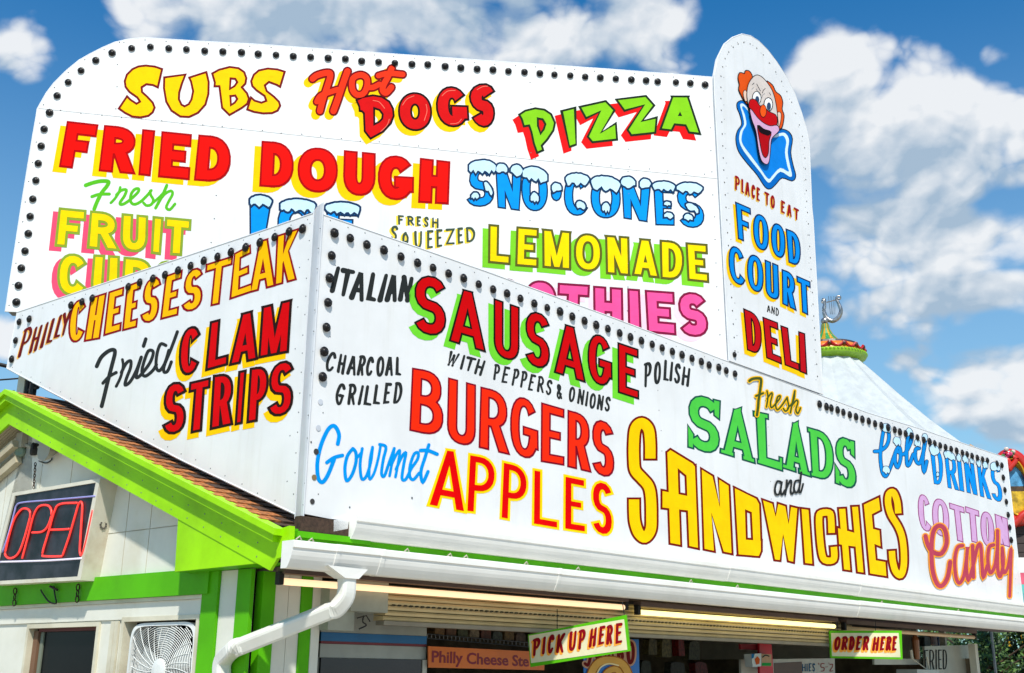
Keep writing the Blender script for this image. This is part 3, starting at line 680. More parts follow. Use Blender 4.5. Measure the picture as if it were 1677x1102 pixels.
# ================================================================== TOWER SIGN
tw = thing('tower_sign', PF.at(1270, 620), 'narrow white tower sign with rounded top, painted clown and FOOD COURT AND DELI', 'sign')
tpx = [(1193.5, 591), (1177, 285), (1170.4, 162.5), (1169, 124.4), (1174.5, 94.5), (1185.4, 72.7), (1199, 61.8), (1214, 56.3), (1229, 59.6), (1242.6, 68.6), (1256.2, 82.2), (1270, 100), (1286, 124.4), (1300, 151.7), (1310.7, 181.6), (1319, 209), (1324.3, 236), (1328.4, 339.6), (1330.6, 360), (1338.3, 499), (1346.6, 646)]
TOFF = .012
panel('face_panel', PF, tpx, TOFF, .02, tw)
cx_ = sum(PF.uv(*p)[0] for p in tpx)/len(tpx)
inn = [((u-cx_)*.985+cx_, z-.01 if i > 2 and i < 18 else z+.01) for i, (u, z) in enumerate(PF.uv(*p) for p in tpx)]
panel('side_casing', PF, inn, TOFF-.021, .03, tw, m=M_EDGE, mside=M_EDGE, uv=True)
flange(PF, [PF.uv(*p) for p in tpx], .011, TOFF-.008, tw)
iv = [PF.uv(*p) for p in ((1202, 575), (1184, 285), (1179, 165), (1179, 126), (1184, 100), (1194, 82), (1205, 73), (1217, 70), (1229, 73), (1240, 81), (1252, 94), (1265, 112), (1280, 136), (1293, 162), (1303, 190), (1311, 216), (1316, 240), (1320, 340), (1322, 362), (1330, 500), (1338, 630))]
def uvalong(P, step):
    out = []; acc = 0
    P = [Vector(p) for p in P]; s = 0; out = [tuple(P[0])]; rem = step
    for a, b in zip(P, P[1:]):
        L = (b-a).length; pos = rem
        while pos <= L: q = a+(b-a)*(pos/L); out.append(tuple(q)); pos += step
        rem = pos-L
    return out
rivets(PF, uvalong(iv, .155), tw, TOFF, .010, M_RIVD, 'dark_rivets')
rivets(PF, uvalong([(u*1.0+.06 if i < 5 else u-.04, z) for i, (u, z) in enumerate(iv)], .19), tw, TOFF, .006)
bulbs(PF, [rp('H', 170, 845)], tw, TOFF+.004, .032)
NV2 = (18, 46, 92)
casual_word(PF, 'X', [(c, x0, 286+(x0-1203)*.54, x1, 286+(x1-1203)*.54, x1, 309.5+(x1-1203)*.5, x0, 309.5+(x0-1203)*.5) for c, x0, x1 in (('P', 1203.5, 1212), ('L', 1214, 1219), ('A', 1220.5, 1228.5), ('C', 1230.5, 1237), ('E', 1239, 1245), ('T', 1252, 1260.5), ('O', 1262, 1269.5), ('E', 1279, 1286), ('A', 1289, 1297), ('T', 1300, 1309))], 3.0, (150, 20, 24), ((240, 190, 80), (-1.6, 2)), tw, 'small maroon PLACE TO EAT lettering', off=TOFF)
block_word(PF, 'H', [('F', 175, 32, 257, 68, 268, 262, 190, 230), ('O', 268, 85, 352, 118, 356, 306, 272, 272), ('O', 363, 135, 441, 165, 444, 345, 367, 312), ('D', 443, 175, 521, 205, 525, 382, 458, 355)], 25, 4, (8, 138, 228), NV2, (YEL, (-12, 13)), tw, 'blue FOOD lettering', off=TOFF)
block_word(PF, 'H', [('C', 136, 252, 224, 292, 238, 494, 144, 450), ('O', 236, 300, 324, 333, 328, 528, 240, 492), ('U', 332, 340, 404, 370, 411, 563, 337, 533), ('R', 422, 390, 494, 418, 500, 612, 425, 575), ('T', 500, 425, 574, 457, 583, 645, 510, 610)], 25, 4, (8, 138, 228), NV2, (YEL, (-12, 13)), tw, 'blue COURT lettering', off=TOFF)
casual_word(PF, 'H', [('A', 343, 580, 363, 586, 363, 625, 344, 618), ('N', 367, 586, 387, 592, 385, 633, 366, 626), ('D', 390, 594, 408, 602, 406, 642, 389, 636)], 5, BLK, None, tw, 'tiny black AND lettering', off=TOFF)
block_word(PF, 'H', [('D', 218, 598, 314, 640, 318, 852, 238, 820), ('E', 320, 643, 403, 675, 424, 897, 340, 862), ('L', 415, 688, 498, 718, 518, 932, 438, 900), ('I', 510, 720, 546, 732, 558, 951, 517, 935)], 33, 4, (190, 12, 20), (40, 10, 14), (YEL, (-14, 20)), tw, 'dark red DELI lettering', off=TOFF)
# painted clown (flat print)
cw = Word(PF, TOFF, 'G')
def cl(pts, col, oc=BLK, e=4, sm=0):
    P_ = rp('G', *pts)
    if sm: P_ = smooth_pts(P_, sm, True)
    cw.fn = [lambda e_: [offset_poly(P_, e_)]]
    if oc: cw.layer(oc, e)
    cw.layer(col, 0)
def ln(pts, wd, col, sm=4):
    cw.fn = []; cw.path(pts, wd, sm=sm); cw.layer(col, 0)
cl((215, 470, 245, 462, 280, 500, 330, 560, 380, 620, 430, 640, 480, 632, 520, 648, 540, 690, 530, 770, 545, 850, 560, 910, 540, 938, 480, 920, 440, 960, 410, 985, 380, 975, 330, 900, 270, 830, 220, 760, 205, 690, 215, 640, 240, 600, 228, 540, 212, 500), (12, 104, 190), BLK, 3, 3)
cl((228, 485, 245, 476, 275, 505, 320, 570, 380, 640, 430, 662, 485, 650, 510, 665, 522, 700, 514, 770, 528, 850, 540, 905, 525, 915, 470, 885, 425, 930, 405, 950, 385, 940, 350, 890, 290, 815, 240, 745, 222, 690, 230, 640, 252, 600, 242, 540), (214, 236, 248), None, 0, 3)
cl((240, 500, 250, 492, 275, 520, 320, 590, 380, 655, 430, 680, 480, 668, 497, 680, 506, 710, 498, 770, 512, 850, 520, 885, 470, 862, 425, 905, 405, 928, 385, 915, 350, 865, 295, 790, 250, 730, 236, 690, 245, 640, 266, 600, 256, 540), (18, 128, 222), None, 0, 3)
cl((300, 320, 285, 285, 262, 280, 255, 298, 228, 292, 218, 320, 226, 360, 222, 390, 240, 430, 262, 470, 285, 470, 290, 380), (226, 84, 22), BLK, 3, 3)
cl((385, 350, 420, 365, 440, 405, 470, 430, 482, 470, 478, 510, 490, 550, 480, 610, 465, 625, 440, 600, 430, 480), (226, 84, 22), BLK, 3, 3)
cl((262, 398, 250, 405, 250, 430, 262, 462, 275, 440), (236, 200, 180), BLK, 2, 3)
cl((455, 530, 472, 535, 470, 580, 458, 620, 448, 600, 450, 560), (236, 200, 180), BLK, 2, 3)
cl((290, 340, 320, 308, 350, 312, 385, 345, 420, 400, 440, 470, 452, 560, 450, 620, 400, 640, 340, 600, 290, 520, 272, 440, 275, 380), (214, 202, 196), BLK, 2.5, 3)
for x, y in ((328, 442), (398, 480)):
    cl([c for k in range(12) for c in (x+24*math.cos(k*math.pi/6), y+38*math.sin(k*math.pi/6))], (244, 244, 244), BLK, 2.5)
    cl([c for k in range(10) for c in (x+3+13*math.cos(k*math.pi/5), y+12+24*math.sin(k*math.pi/5))], (52, 74, 106), None)
cl((290, 455, 320, 455, 345, 490, 370, 495, 400, 525, 440, 545, 450, 580, 440, 608, 400, 605, 350, 580, 310, 535, 283, 495), (196, 14, 16), BLK, 2.5, 3)
cl([c for k in range(12) for c in (367+18*math.cos(k*math.pi/6), 520+36*math.sin(k*math.pi/6))], (238, 88, 20), BLK, 2)
cl((290, 508, 330, 560, 370, 595, 410, 612, 450, 608, 462, 635, 440, 660, 415, 690, 408, 760, 400, 825, 382, 838, 355, 810, 338, 730, 325, 640, 300, 570), (214, 168, 204), BLK, 2.5, 3)
cl((335, 610, 370, 632, 412, 648, 400, 700, 396, 770, 380, 798, 362, 770, 348, 700), (176, 10, 16), BLK, 2.5, 3)
cl((335, 606, 375, 632, 414, 646, 400, 668, 370, 660, 345, 645), (30, 16, 18), None, 0, 3)
ln((302, 362, 312, 352), 4, BLK, 0); ln((328, 358, 350, 400), 4, BLK, 0); ln((362, 412, 368, 395, 380, 385), 4, BLK); ln((403, 410, 412, 425), 3.5, BLK, 0)
cw.done(tw, 'painted orange haired clown face with blue collar', name='clown_painting')

# ================================================================== LOWER CORNER SIGN
ls = thing('corner_sign', CORNER+Vector((0, 0, 2.68)), 'long white lower sign wrapping the roof corner, from CHEESESTEAK round to COTTON CANDY', 'sign')
fpx = [(529, 351.5), (669, 400), (800, 446), (1000, 519), (1193.5, 592.5), (1347, 648.5), (1420, 675.5), (1500, 700), (1649, 750), (1676, 990), (1400, 955), (1100, 915), (800, 876), (574, 852), (541, 849.7), (497, 841)]
panel('front_panel', PF, fpx, 0, .025, ls)
lpx = [(515, 348.5), (419, 381.6), (28, 511.5), (11, 603), (140, 672), (300, 755), (483, 842)]
panel('left_panel', PL, lpx, 0, .025, ls)
def inset(P, cx, k=.99, dz=.01): return [((u-cx)*k+cx, z+dz) for u, z in P]
fb = [PF.uv(*p) for p in fpx]; zt = min(z for u, z in fb[:9])-.02
panel('front_backing', PF, [(.03, 2.72), (.03, zt), (13.0, zt), (12.95, 2.75)], -.027, .12, ls, m=M_BACK, mside=M_BACK, uv=True)
lb = [PL.uv(*p) for p in lpx]
panel('left_backing', PL, [(lb[0][0]+.05, lb[0][1]-.03), (lb[2][0]-.05, lb[2][1]-.04), (lb[3][0]-.05, lb[3][1]+.04), (lb[6][0]+.05, lb[6][1]+.06)], -.027, .12, ls, m=M_BACK, mside=M_BACK, uv=True)
# corner post: rounded white trim
a0, a1 = PL.at(514.5, 348), PF.at(529, 351.5); b0, b1 = PL.at(484, 842), PF.at(497.5, 841)
mb = MB(); nn = (PF.n+PL.n).normalized()
def sect(p, q, o): return [p, p+nn*.012, p.lerp(q, .3)+nn*o, p.lerp(q, .7)+nn*o, q+nn*.012, q]
t_, b_ = sect(a0, a1, .03), sect(b0, b1, .03)
t_ = [Vector((p.x, p.y, max(a0.z, a1.z)+.015)) for p in t_]; b_ = [Vector((p.x, p.y, min(b0.z, b1.z)-.02)) for p in b_]
mb.add(t_+b_, [(i, i+1, 7+i, 6+i) for i in range(5)]); mb.add(t_, [(0, 1, 2, 3, 4, 5)]); mb.add(b_, [(5, 4, 3, 2, 1, 0)])
mb.tube([t_[1], b_[1]], .006, 6); mb.tube([t_[4], b_[4]], .006, 6)
mb.build('corner_trim', mat('corner_trim_grey', (222, 224, 229), rough=.35, var=.03, dirt=.3, dirtcol=(150, 150, 150), k=.84), ls)
flange(PF, [PF.uv(*p) for p in fpx[:10]], .009, -.004, ls); flange(PL, [PL.uv(*p) for p in lpx], .009, -.004, ls)
fb_ = [rp('E', *q) for q in ((658, 400), (760, 433), (867, 475), (977, 510), (1087, 552), (1194, 592), (1294, 624), (1394, 661), (1491, 691), (1588, 730), (641, 545), (627, 690), (617, 848), (607, 1008))]
fb_ += [rp('K', 120, 613), rp('K', 110, 776), rp('F', 231, 805)]
fb_ += [rp('L', *q) for q in ((42, 87), (135, 122), (231, 157), (321, 186), (410, 213), (495, 247), (580, 277), (661, 306), (742, 332), (824, 362), (899, 390), (975, 415), (1050, 440), (1119, 465), (1190, 490), (1257, 513), (1326, 538), (1391, 560), (1445, 584), (1512, 600))]
fb_ += [rp('O', *q) for q in ((377, 29), (438, 51), (1025, 262), (1073, 279), (1107, 289), (1150, 302), (1190, 318), (1235, 335), (1278, 349), (1322, 367))]
fb_ += [rp('P', *q) for q in ((180, 210), (224, 228), (268, 241), (313, 256), (360, 270), (396, 285), (436, 297), (476, 311), (518, 324), (562, 341), (603, 352), (638, 364), (676, 379), (713, 391), (752, 404), (790, 415), (830, 429), (863, 440), (897, 452), (934, 464), (970, 475), (1004, 483), (1070, 505), (1104, 517), (1114, 602), (1125, 688), (1135, 770), (1148, 860), (1158, 948), (1169, 1036))]
def dep(p): return (PF.at(*p)-CAM).length
near = [p for p in fb_ if p[0] < 900]; mid = [p for p in fb_ if 900 <= p[0] < 1300]; far = [p for p in fb_ if p[0] >= 1300]
bulbs(PF, near, ls, .009, .035); bulbs(PF, mid, ls, .009, .039); bulbs(PF, far, ls, .009, .047)
lbp = [rp('E', *q) for q in ((457, 373), (370, 391), (277, 427), (182, 461), (90, 493))]+[rp('D', *q) for q in ((1491, 523), (1404, 553), (1316, 579), (1231, 612), (1150, 642), (1066, 670), (988, 694), (903, 718), (829, 747), (597, 821), (531, 843), (460, 865))]+[rp('I', *q) for q in ((68, 510), (90, 405), (110, 300), (167, 284))]
bulbs(PL, lbp, ls, .009, .036)
# empty bulb holes low on the corner, patches where bulbs were removed
mb = MB()
for q, mi, rr in (((148, 392), 0, .022), ((135, 558), 1, .021), ((123, 713), 0, .020), ((175, 72), 2, .022), ((162, 240), 2, .022), ((115, 330), 0, .006), ((765, 690), 3, .008), ((364, 750), 0, .006)):
    mb.lathe(PF.at(*rp('M', *q)), PF.n, [(rr, .0015), (rr*.99, .004), (.0005, .0045)], 12, mi)
mb.build('empty_socket', [M_RIVD, mat('brass_plug', (176, 140, 92), rough=.4, metal=.5), mat('grey_patch', (212, 216, 226), rough=.5), M_RIVET], ls, label='dark empty bulb sockets and grey patches near the corner')
rv = along(PF, [(541, 362), (800, 455), (1000, 528), (1190, 598)], .17, .006)+along(PF, [(1350, 656), (1500, 706), (1640, 755)], .3, .006)
rv += along(PF, [(524, 375), (497, 830)], .16, .006)+along(PF, [(552, 375), (520, 815)], .29, .01)
for x0, y0, x1, y1 in ((1257, 700, 1268, 900), (1077, 640, 1085, 745), (1655, 905, 1668, 975), (1020, 640, 1022, 660)): rv += along(PF, [(x0, y0), (x1, y1)], .2, .01)
rivets(PF, rv, ls, .0, .0055)
rv = along(PL, [(508, 365), (480, 830)], .15, .006)+along(PL, [(505, 358), (30, 518)], .2, .008)+along(PL, [(20, 602), (470, 830)], .22, .008)+along(PL, [(496, 372), (468, 810)], .33, .01)
rivets(PL, rv, ls, .0, .0055)
# --- left face lettering
MR2 = (128, 22, 28)
casual_word(PL, 'I', [('P', 138, 336, 192, 320, 150, 485, 95, 505), ('H', 197, 328, 245, 310, 205, 462, 160, 480), ('I', 262, 300, 278, 295, 240, 445, 222, 450), ('L', 293, 282, 330, 268, 294, 415, 255, 430), ('L', 335, 262, 370, 248, 338, 385, 298, 400), ('Y', 355, 252, 408, 228, 380, 370, 335, 385)], 15, (112, 26, 24), ((246, 186, 96), (-7, 9)), ls, 'maroon PHILLY lettering')
OR = (255, 186, 6)
w_ = Word(PL, 0, 'X'); st = dict(p=2.2)
cs = [('I', 'C', (398, 190, 494, 158, 482, 402, 376, 428)), ('I', 'H', (510, 163, 602, 133, 564, 396, 472, 412)), ('I', 'E', (612, 130, 702, 100, 682, 350, 582, 380)), ('I', 'E', (714, 96, 800, 62, 772, 330, 688, 352)), ('I', 'S', (818, 60, 916, 35, 888, 298, 783, 310)), ('I', 'E', (933, 40, 1032, 3, 1004, 262, 903, 288)),
      ('J', 'S', (222, 12, 322, -18, 312, 226, 188, 252)), ('D', 'T', (1328, 600, 1503, 545, 1474, 845, 1298, 885)), ('D', 'E', (1510, 530, 1618, 472, 1632, 778, 1478, 830)), ('E', 'A', (128, 466, 278, 418, 278, 742, 112, 786)), ('E', 'K', (288, 416, 432, 366, 414, 702, 272, 742))]
for rg, ch, q in cs:
    qq = [c for p in rp(rg, *q) for c in p]; w_.block(ch, qq, 10.5, 1.8, st)
w_.layer((140, 20, 30), 1.8).layer(OR, 0); w_.done(ls, 'orange yellow CHEESESTEAK lettering')
INK = (44, 47, 47)
script_word(PL, 'I', [(22, 545, 550, 570, 500, 610, 465, 640, 457, 648, 475, 632, 540, 606, 640, 587, 720, 573, 775), (18, 580, 645, 615, 608, 655, 585), (16, 690, 512, 694, 550, 680, 610, 655, 663), (18, 684, 585, 712, 532, 737, 520, 735, 560, 712, 620, 706, 655, 735, 635, 770, 570, 795, 500), (18, 797, 498, 775, 570, 768, 612, 792, 600, 845, 530, 864, 470, 836, 464, 810, 530, 800, 585, 820, 605, 860, 575, 882, 540),
    (18, 935, 432, 905, 425, 885, 480, 880, 550, 898, 575, 928, 535, 952, 460), (18, 1000, 355, 965, 450, 928, 540, 924, 580, 945, 576, 966, 525), (20, 822, 396, 809, 436)], INK, ls, 'black brush script Fried')
CR = (212, 8, 14)
block_word(PL, 'J', [('C', 190, 342, 314, 308, 300, 584, 176, 614), ('L', 358, 298, 472, 268, 460, 542, 330, 578), ('A', 492, 262, 640, 222, 626, 512, 466, 548), ('M', 650, 212, 820, 170, 802, 472, 630, 506)], 42, 8, CR, (42, 24, 22), (YEL, (-20, 34)), ls, 'red CLAM lettering')
block_word(PL, 'J', [('S', 104, 642, 230, 634, 218, 925, 82, 940), ('T', 242, 640, 362, 612, 345, 908, 215, 936), ('R', 375, 600, 495, 585, 486, 880, 356, 910), ('I', 518, 578, 564, 568, 541, 872, 497, 884), ('P', 583, 560, 694, 545, 676, 850, 563, 872), ('S', 700, 536, 836, 505, 822, 822, 673, 840)], 40, 8, CR, (42, 24, 22), (YEL, (-20, 34)), ls, 'red STRIPS lettering')
# --- front face lettering
casual_word(PF, 'K', [('I', 196, 55, 236, 65, 190, 238, 150, 230), ('T', 232, 65, 328, 88, 288, 268, 195, 252), ('A', 322, 88, 400, 105, 378, 298, 278, 275), ('L', 425, 98, 475, 112, 460, 298, 385, 288), ('I', 510, 105, 540, 110, 495, 298, 460, 292), ('A', 538, 108, 606, 120, 592, 298, 508, 292), ('N', 620, 115, 706, 130, 675, 298, 592, 288)], 27, INK, None, ls, 'black brush ITALIAN lettering')
SR = (204, 8, 12)
w_ = Word(PF, 0, 'X')
for rg, ch, q, t in (('K', 'S', (710, 108, 915, 142, 905, 528, 690, 482), 15.5), ('K', 'A', (945, 190, 1150, 245, 1162, 617, 928, 545), 13.5), ('L', 'U', (-48, 120, 131, 182, 129, 570, -48, 520), 12.5), ('L', 'S', (176, 192, 347, 245, 340, 628, 163, 572), 12.5), ('L', 'A', (385, 280, 575, 338, 588, 706, 372, 636), 12), ('L', 'G', (604, 345, 772, 402, 777, 752, 602, 695), 11.8), ('L', 'E', (812, 425, 959, 475, 961, 823, 814, 775), 11.5)):
    w_.block(ch, [c for p in rp(rg, *q) for c in p], t, 1.6, dict(p=2.2))
w_.layer((112, 212, 52), 1.6, (-8.6, 8.2)).layer((30, 22, 20), 1.6).layer(SR, 0); w_.done(ls, 'dark red SAUSAGE lettering on green shadow')
casual_word(PF, 'K', [('C', 150, 608, 207, 622, 180, 748, 120, 735), ('H', 222, 622, 272, 634, 248, 765, 200, 745), ('A', 285, 632, 340, 642, 325, 772, 262, 758), ('R', 350, 632, 400, 642, 375, 772, 328, 765), ('C', 400, 640, 447, 650, 432, 772, 383, 768), ('O', 462, 640, 516, 645, 507, 776, 452, 772), ('A', 520, 640, 574, 645, 566, 772, 512, 768), ('L', 585, 645, 615, 648, 622, 772, 578, 768)], 17, INK, None, ls, 'black brush CHARCOAL lettering')
casual_word(PF, 'K', [('G', 205, 813, 264, 822, 245, 962, 185, 955), ('R', 282, 815, 338, 825, 320, 960, 268, 955), ('I', 360, 825, 384, 828, 356, 958, 334, 956), ('L', 392, 828, 440, 835, 428, 966, 370, 960), ('L', 450, 822, 495, 830, 484, 957, 432, 955), ('E', 514, 812, 562, 815, 545, 950, 498, 950), ('D', 578, 808, 637, 810, 614, 946, 563, 948)], 17, INK, None, ls, 'black brush GRILLED lettering')
casual_word(PF, 'K', [('W', 935, 605, 1000, 625, 968, 715, 903, 700), ('I', 1018, 630, 1034, 634, 1008, 730, 994, 726), ('T', 1042, 638, 1108, 656, 1078, 748, 1016, 732), ('H', 1112, 655, 1168, 670, 1134, 772, 1085, 755)], 15, INK, None, ls, 'black brush WITH lettering')
casual_word(PF, 'L', [('P', -42, 572, 2, 584, -14, 695, -55, 685), ('E', 24, 590, 70, 600, 48, 715, 2, 705), ('P', 92, 605, 138, 615, 112, 732, 72, 725), ('P', 148, 620, 194, 632, 168, 748, 132, 738), ('E', 208, 643, 250, 655, 224, 768, 186, 757), ('R', 262, 655, 305, 667, 300, 782, 248, 768), ('S', 320, 682, 364, 690, 352, 798, 308, 786), ('&', 385, 708, 432, 725, 428, 832, 384, 812),
    ('O', 478, 728, 524, 740, 512, 845, 468, 836), ('N', 540, 745, 588, 756, 574, 864, 528, 850), ('I', 598, 762, 612, 766, 598, 872, 584, 868), ('O', 622, 773, 668, 785, 656, 892, 612, 882), ('N', 676, 785, 722, 796, 708, 902, 664, 890), ('S', 728, 798, 768, 808, 758, 912, 716, 900)], 14, INK, None, ls, 'black brush PEPPERS and ONIONS lettering')
casual_word(PF, 'L', [('P', 994, 566, 1056, 562, 1035, 738, 996, 738), ('O', 1066, 558, 1118, 560, 1112, 718, 1060, 714), ('L', 1136, 546, 1170, 550, 1170, 700, 1126, 694), ('I', 1180, 556, 1202, 560, 1190, 698, 1168, 694), ('S', 1208, 568, 1254, 576, 1248, 718, 1198, 706), ('H', 1266, 588, 1322, 606, 1306, 738, 1252, 722)], 17, INK, None, ls, 'black brush POLISH lettering')
w_ = Word(PF, 0, 'X')
for rg, ch, q, t in (('X', 'B', (675, 602, 727, 611, 726, 717, 670.5, 705), 14.5), ('X', 'U', (734, 618, 779.5, 630, 779, 734, 731.5, 722), 13.5), ('X', 'R', (787, 633, 832, 644, 834.5, 745, 784, 733), 13), ('X', 'G', (836, 644, 881, 658, 882.5, 757, 835, 742), 12.6), ('N', 'E', (340, 74, 492, 118, 489, 482, 337, 457), 12.5), ('N', 'R', (510, 122, 656, 163, 662, 527, 508, 490), 12.2), ('N', 'S', (670, 168, 810, 218, 812, 572, 664, 526), 12.5)):
    w_.block(ch, [c for p in rp(rg, *q) for c in p], t, 1.5, dict(p=2.3))
w_.layer((132, 8, 34), 1.5).layer((244, 44, 14), 0); w_.done(ls, 'orange red BURGERS lettering')
w_ = Word(PF, 0, 'X')
for rg, ch, q, t in (('M', 'A', (925, 362, 1105, 388, 1116, 790, 864, 742), 12.5), ('M', 'P', (1130, 400, 1316, 432, 1300, 808, 1110, 783), 11.5), ('N', 'P', (88, 448, 260, 488, 252, 860, 72, 825), 11.2), ('N', 'L', (285, 498, 452, 528, 455, 895, 280, 865), 11), ('N', 'E', (485, 538, 630, 568, 634, 920, 482, 897), 11), ('N', 'S', (664, 562, 810, 600, 806, 955, 656, 908), 11.5)):
    w_.block(ch, [c for p in rp(rg, *q) for c in p], t, 1.9, dict(p=2.2))
w_.layer((255, 212, 10), 2.0).layer((224, 4, 6), 0); w_.done(ls, 'red APPLES lettering outlined in yellow')
script_word(PF, 'M', [(26, 288, 342, 296, 280, 266, 226, 225, 250, 180, 350, 157, 460, 162, 560, 190, 588, 225, 540, 265, 440), (24, 218, 462, 265, 430, 318, 416), (22, 385, 372, 350, 420, 334, 500, 345, 578, 380, 540, 405, 460, 405, 400, 388, 374), (18, 404, 440, 438, 400), (20, 446, 372, 432, 470, 442, 565, 472, 550, 500, 460, 512, 365), (18, 512, 362, 495, 450, 492, 565, 522, 530, 550, 430, 565, 345), (20, 558, 345, 598, 362, 582, 440, 570, 530, 588, 548, 620, 460, 652, 372), (18, 652, 370, 640, 450, 622, 548),
    (18, 632, 480, 668, 405, 688, 388, 676, 470, 660, 555), (20, 664, 505, 700, 425, 727, 400, 714, 470, 702, 562, 726, 570, 762, 500, 802, 440, 806, 400, 780, 408, 755, 480, 752, 550, 775, 572, 812, 530), (22, 875, 348, 850, 430, 824, 520, 836, 588, 870, 520), (24, 822, 384, 870, 385, 928, 408)], (6, 146, 228), ls, 'sky blue brush script Gourmet')
block_word(PF, 'O', [('S', 118, 178, 338, 232, 334, 628, 108, 562, 66), ('A', 372, 280, 540, 312, 574, 676, 352, 608, 52), ('L', 580, 308, 775, 350, 775, 732, 600, 678, 60), ('A', 806, 378, 912, 405, 962, 770, 782, 712, 44), ('D', 950, 420, 1124, 470, 1130, 806, 972, 766, 50), ('S', 1136, 472, 1270, 512, 1290, 870, 1130, 812, 50)],
    56, 6, (78, 200, 72), (24, 84, 72), None, ls, 'green western style SALADS lettering', dict(serif=4.5, p=2.2))
fs = [(18, 540, 100, 562, 86, 600, 82, 620, 92, 616, 150, 604, 230, 600, 280, 592, 338), (14, 585, 205, 635, 185), (11, 662, 170, 668, 215, 658, 280), (11, 662, 225, 690, 186, 698, 196, 686, 250, 692, 285, 716, 265, 750, 222, 752, 204, 735, 214, 722, 270, 735, 300, 766, 268, 802, 215), (11, 802, 218, 806, 240, 812, 285, 792, 310, 775, 292), (11, 805, 290, 845, 240, 855, 172), (12, 855, 170, 840, 240, 824, 320), (11, 835, 272, 865, 235, 876, 250, 862, 300, 876, 325, 894, 288)]
script_word(PF, 'O', fs, (72, 84, 34), ls, 'dark olive script Fresh with yellow edge', outline=((248, 192, 20), 4), off=.009)
script_word(PF, 'O', [(14, 757, 800, 733, 798, 718, 840, 722, 882, 742, 888, 757, 850, 765, 798, 757, 860, 766, 890, 787, 858), (14, 800, 790, 796, 840, 789, 890), (13, 795, 850, 820, 795, 832, 800, 826, 860, 836, 885, 852, 858), (14, 882, 790, 857, 800, 850, 850, 865, 876, 886, 840, 900, 735), (13, 892, 800, 885, 860, 896, 872, 913, 815)], INK, ls, 'small black script and', off=.009)
w_ = Word(PF, 0, 'X')
def Xp(rg, q): return [c for p in rp(rg, *q) for c in p]
w_.path(Xp('N', (1043, 436, 1042, 330, 1030, 245, 988, 208, 948, 240, 937, 330, 937, 440, 946, 512, 988, 562, 1030, 612, 1046, 680, 1050, 800, 1045, 895, 1008, 944, 968, 915, 945, 850, 939, 780, 938, 700)), 17, butt=True)
for q in ((1093, 741, 1098, 737, 1109, 744, 1114, 892, 1098, 889), (1093, 741, 1098, 737, 1134, 759, 1138, 764, 1138, 779, 1125, 779, 1108, 765, 1095, 757), (1124, 772, 1138, 764, 1143, 897, 1129, 894), (1085, 804, 1128, 812.5, 1128, 836, 1085, 831)): w_.poly(q, 0)
for q in ((207, 122, 280, 168, 332, 385, 326, 190, 390, 232, 411, 695, 358, 684, 272, 415, 290, 678, 226, 665),
          (434, 250, 500, 284, 512, 704, 460, 702), (434, 250, 580, 322, 600, 358, 602, 418, 552, 414, 495, 390), (550, 410, 602, 405, 612, 680, 598, 714, 565, 712), (505, 602, 612, 610, 612, 680, 598, 714, 460, 703),
          (628, 333, 690, 356, 714, 446, 732, 358, 780, 374, 803, 498, 820, 378, 862, 388, 834, 754, 803, 746, 765, 562, 742, 742, 710, 738),
          (892, 392, 939, 398, 965, 768, 917, 762), (1149, 392, 1192, 390, 1226, 812, 1184, 806), (1239, 378, 1279, 376, 1317, 828, 1278, 822), (1142, 524, 1257, 556, 1262, 650, 1150, 634),
          (1320, 362, 1366, 340, 1410, 842, 1363, 832), (1320, 362, 1421, 314, 1432, 398, 1366, 432, 1330, 455), (1340, 520, 1380, 528, 1426, 540, 1434, 648, 1388, 630, 1350, 622), (1360, 732, 1400, 744, 1467, 756, 1474, 852, 1363, 834)): w_.poly(Xp('Q', q), 0)
w_.path(Xp('Q', (1098, 556, 1094, 450, 1080, 418, 1028, 420, 1012, 450, 1016, 560, 1030, 690, 1052, 742, 1104, 744, 1117, 715, 1113, 652)), 10.6, butt=True, sm=3)
w_.path(Xp('Q', (1556, 422, 1548, 340, 1522, 278, 1492, 290, 1486, 350, 1506, 430, 1555, 512, 1582, 585, 1594, 680, 1593, 785, 1572, 845, 1538, 820, 1518, 750, 1512, 680)), 10.5, butt=True)
w_.layer((120, 22, 12), 1.8).layer((255, 203, 2), 0); w_.done(ls, 'tall yellow SANDWICHES lettering')
# Cold drinks
w_ = Word(PF, 0, 'P')
for s in ((20, 222, 420, 262, 415, 305, 380, 322, 320, 310, 262, 287, 270, 270, 360, 262, 460, 275, 560, 300, 592, 328, 540, 352, 470, 378, 402, 398, 400, 402, 470, 382, 530, 364, 490, 372, 420, 425, 440, 468, 370, 482, 310, 462, 285, 446, 380, 446, 500, 462, 512, 490, 440),
          (20, 532, 398, 506, 410, 508, 480, 535, 502, 562, 420, 576, 335), (20, 572, 340, 556, 480, 566, 562, 584, 490)): w_.path(s[1:], s[0])
w_.layer(NAVY, 2.2).layer((10, 138, 222), 0); w_.fn = []
snow('P', PF, w_, [(268, 232, 335, 236, 62), (352, 322, 404, 330, 58), (440, 262, 486, 268, 56), (498, 340, 540, 345, 48), (552, 300, 590, 304, 46), (278, 525, 328, 530, 50)], None)
w_.layer(NAVY, 1.6).layer(ICE, -.5); w_.done(ls, 'icy blue script Cold')
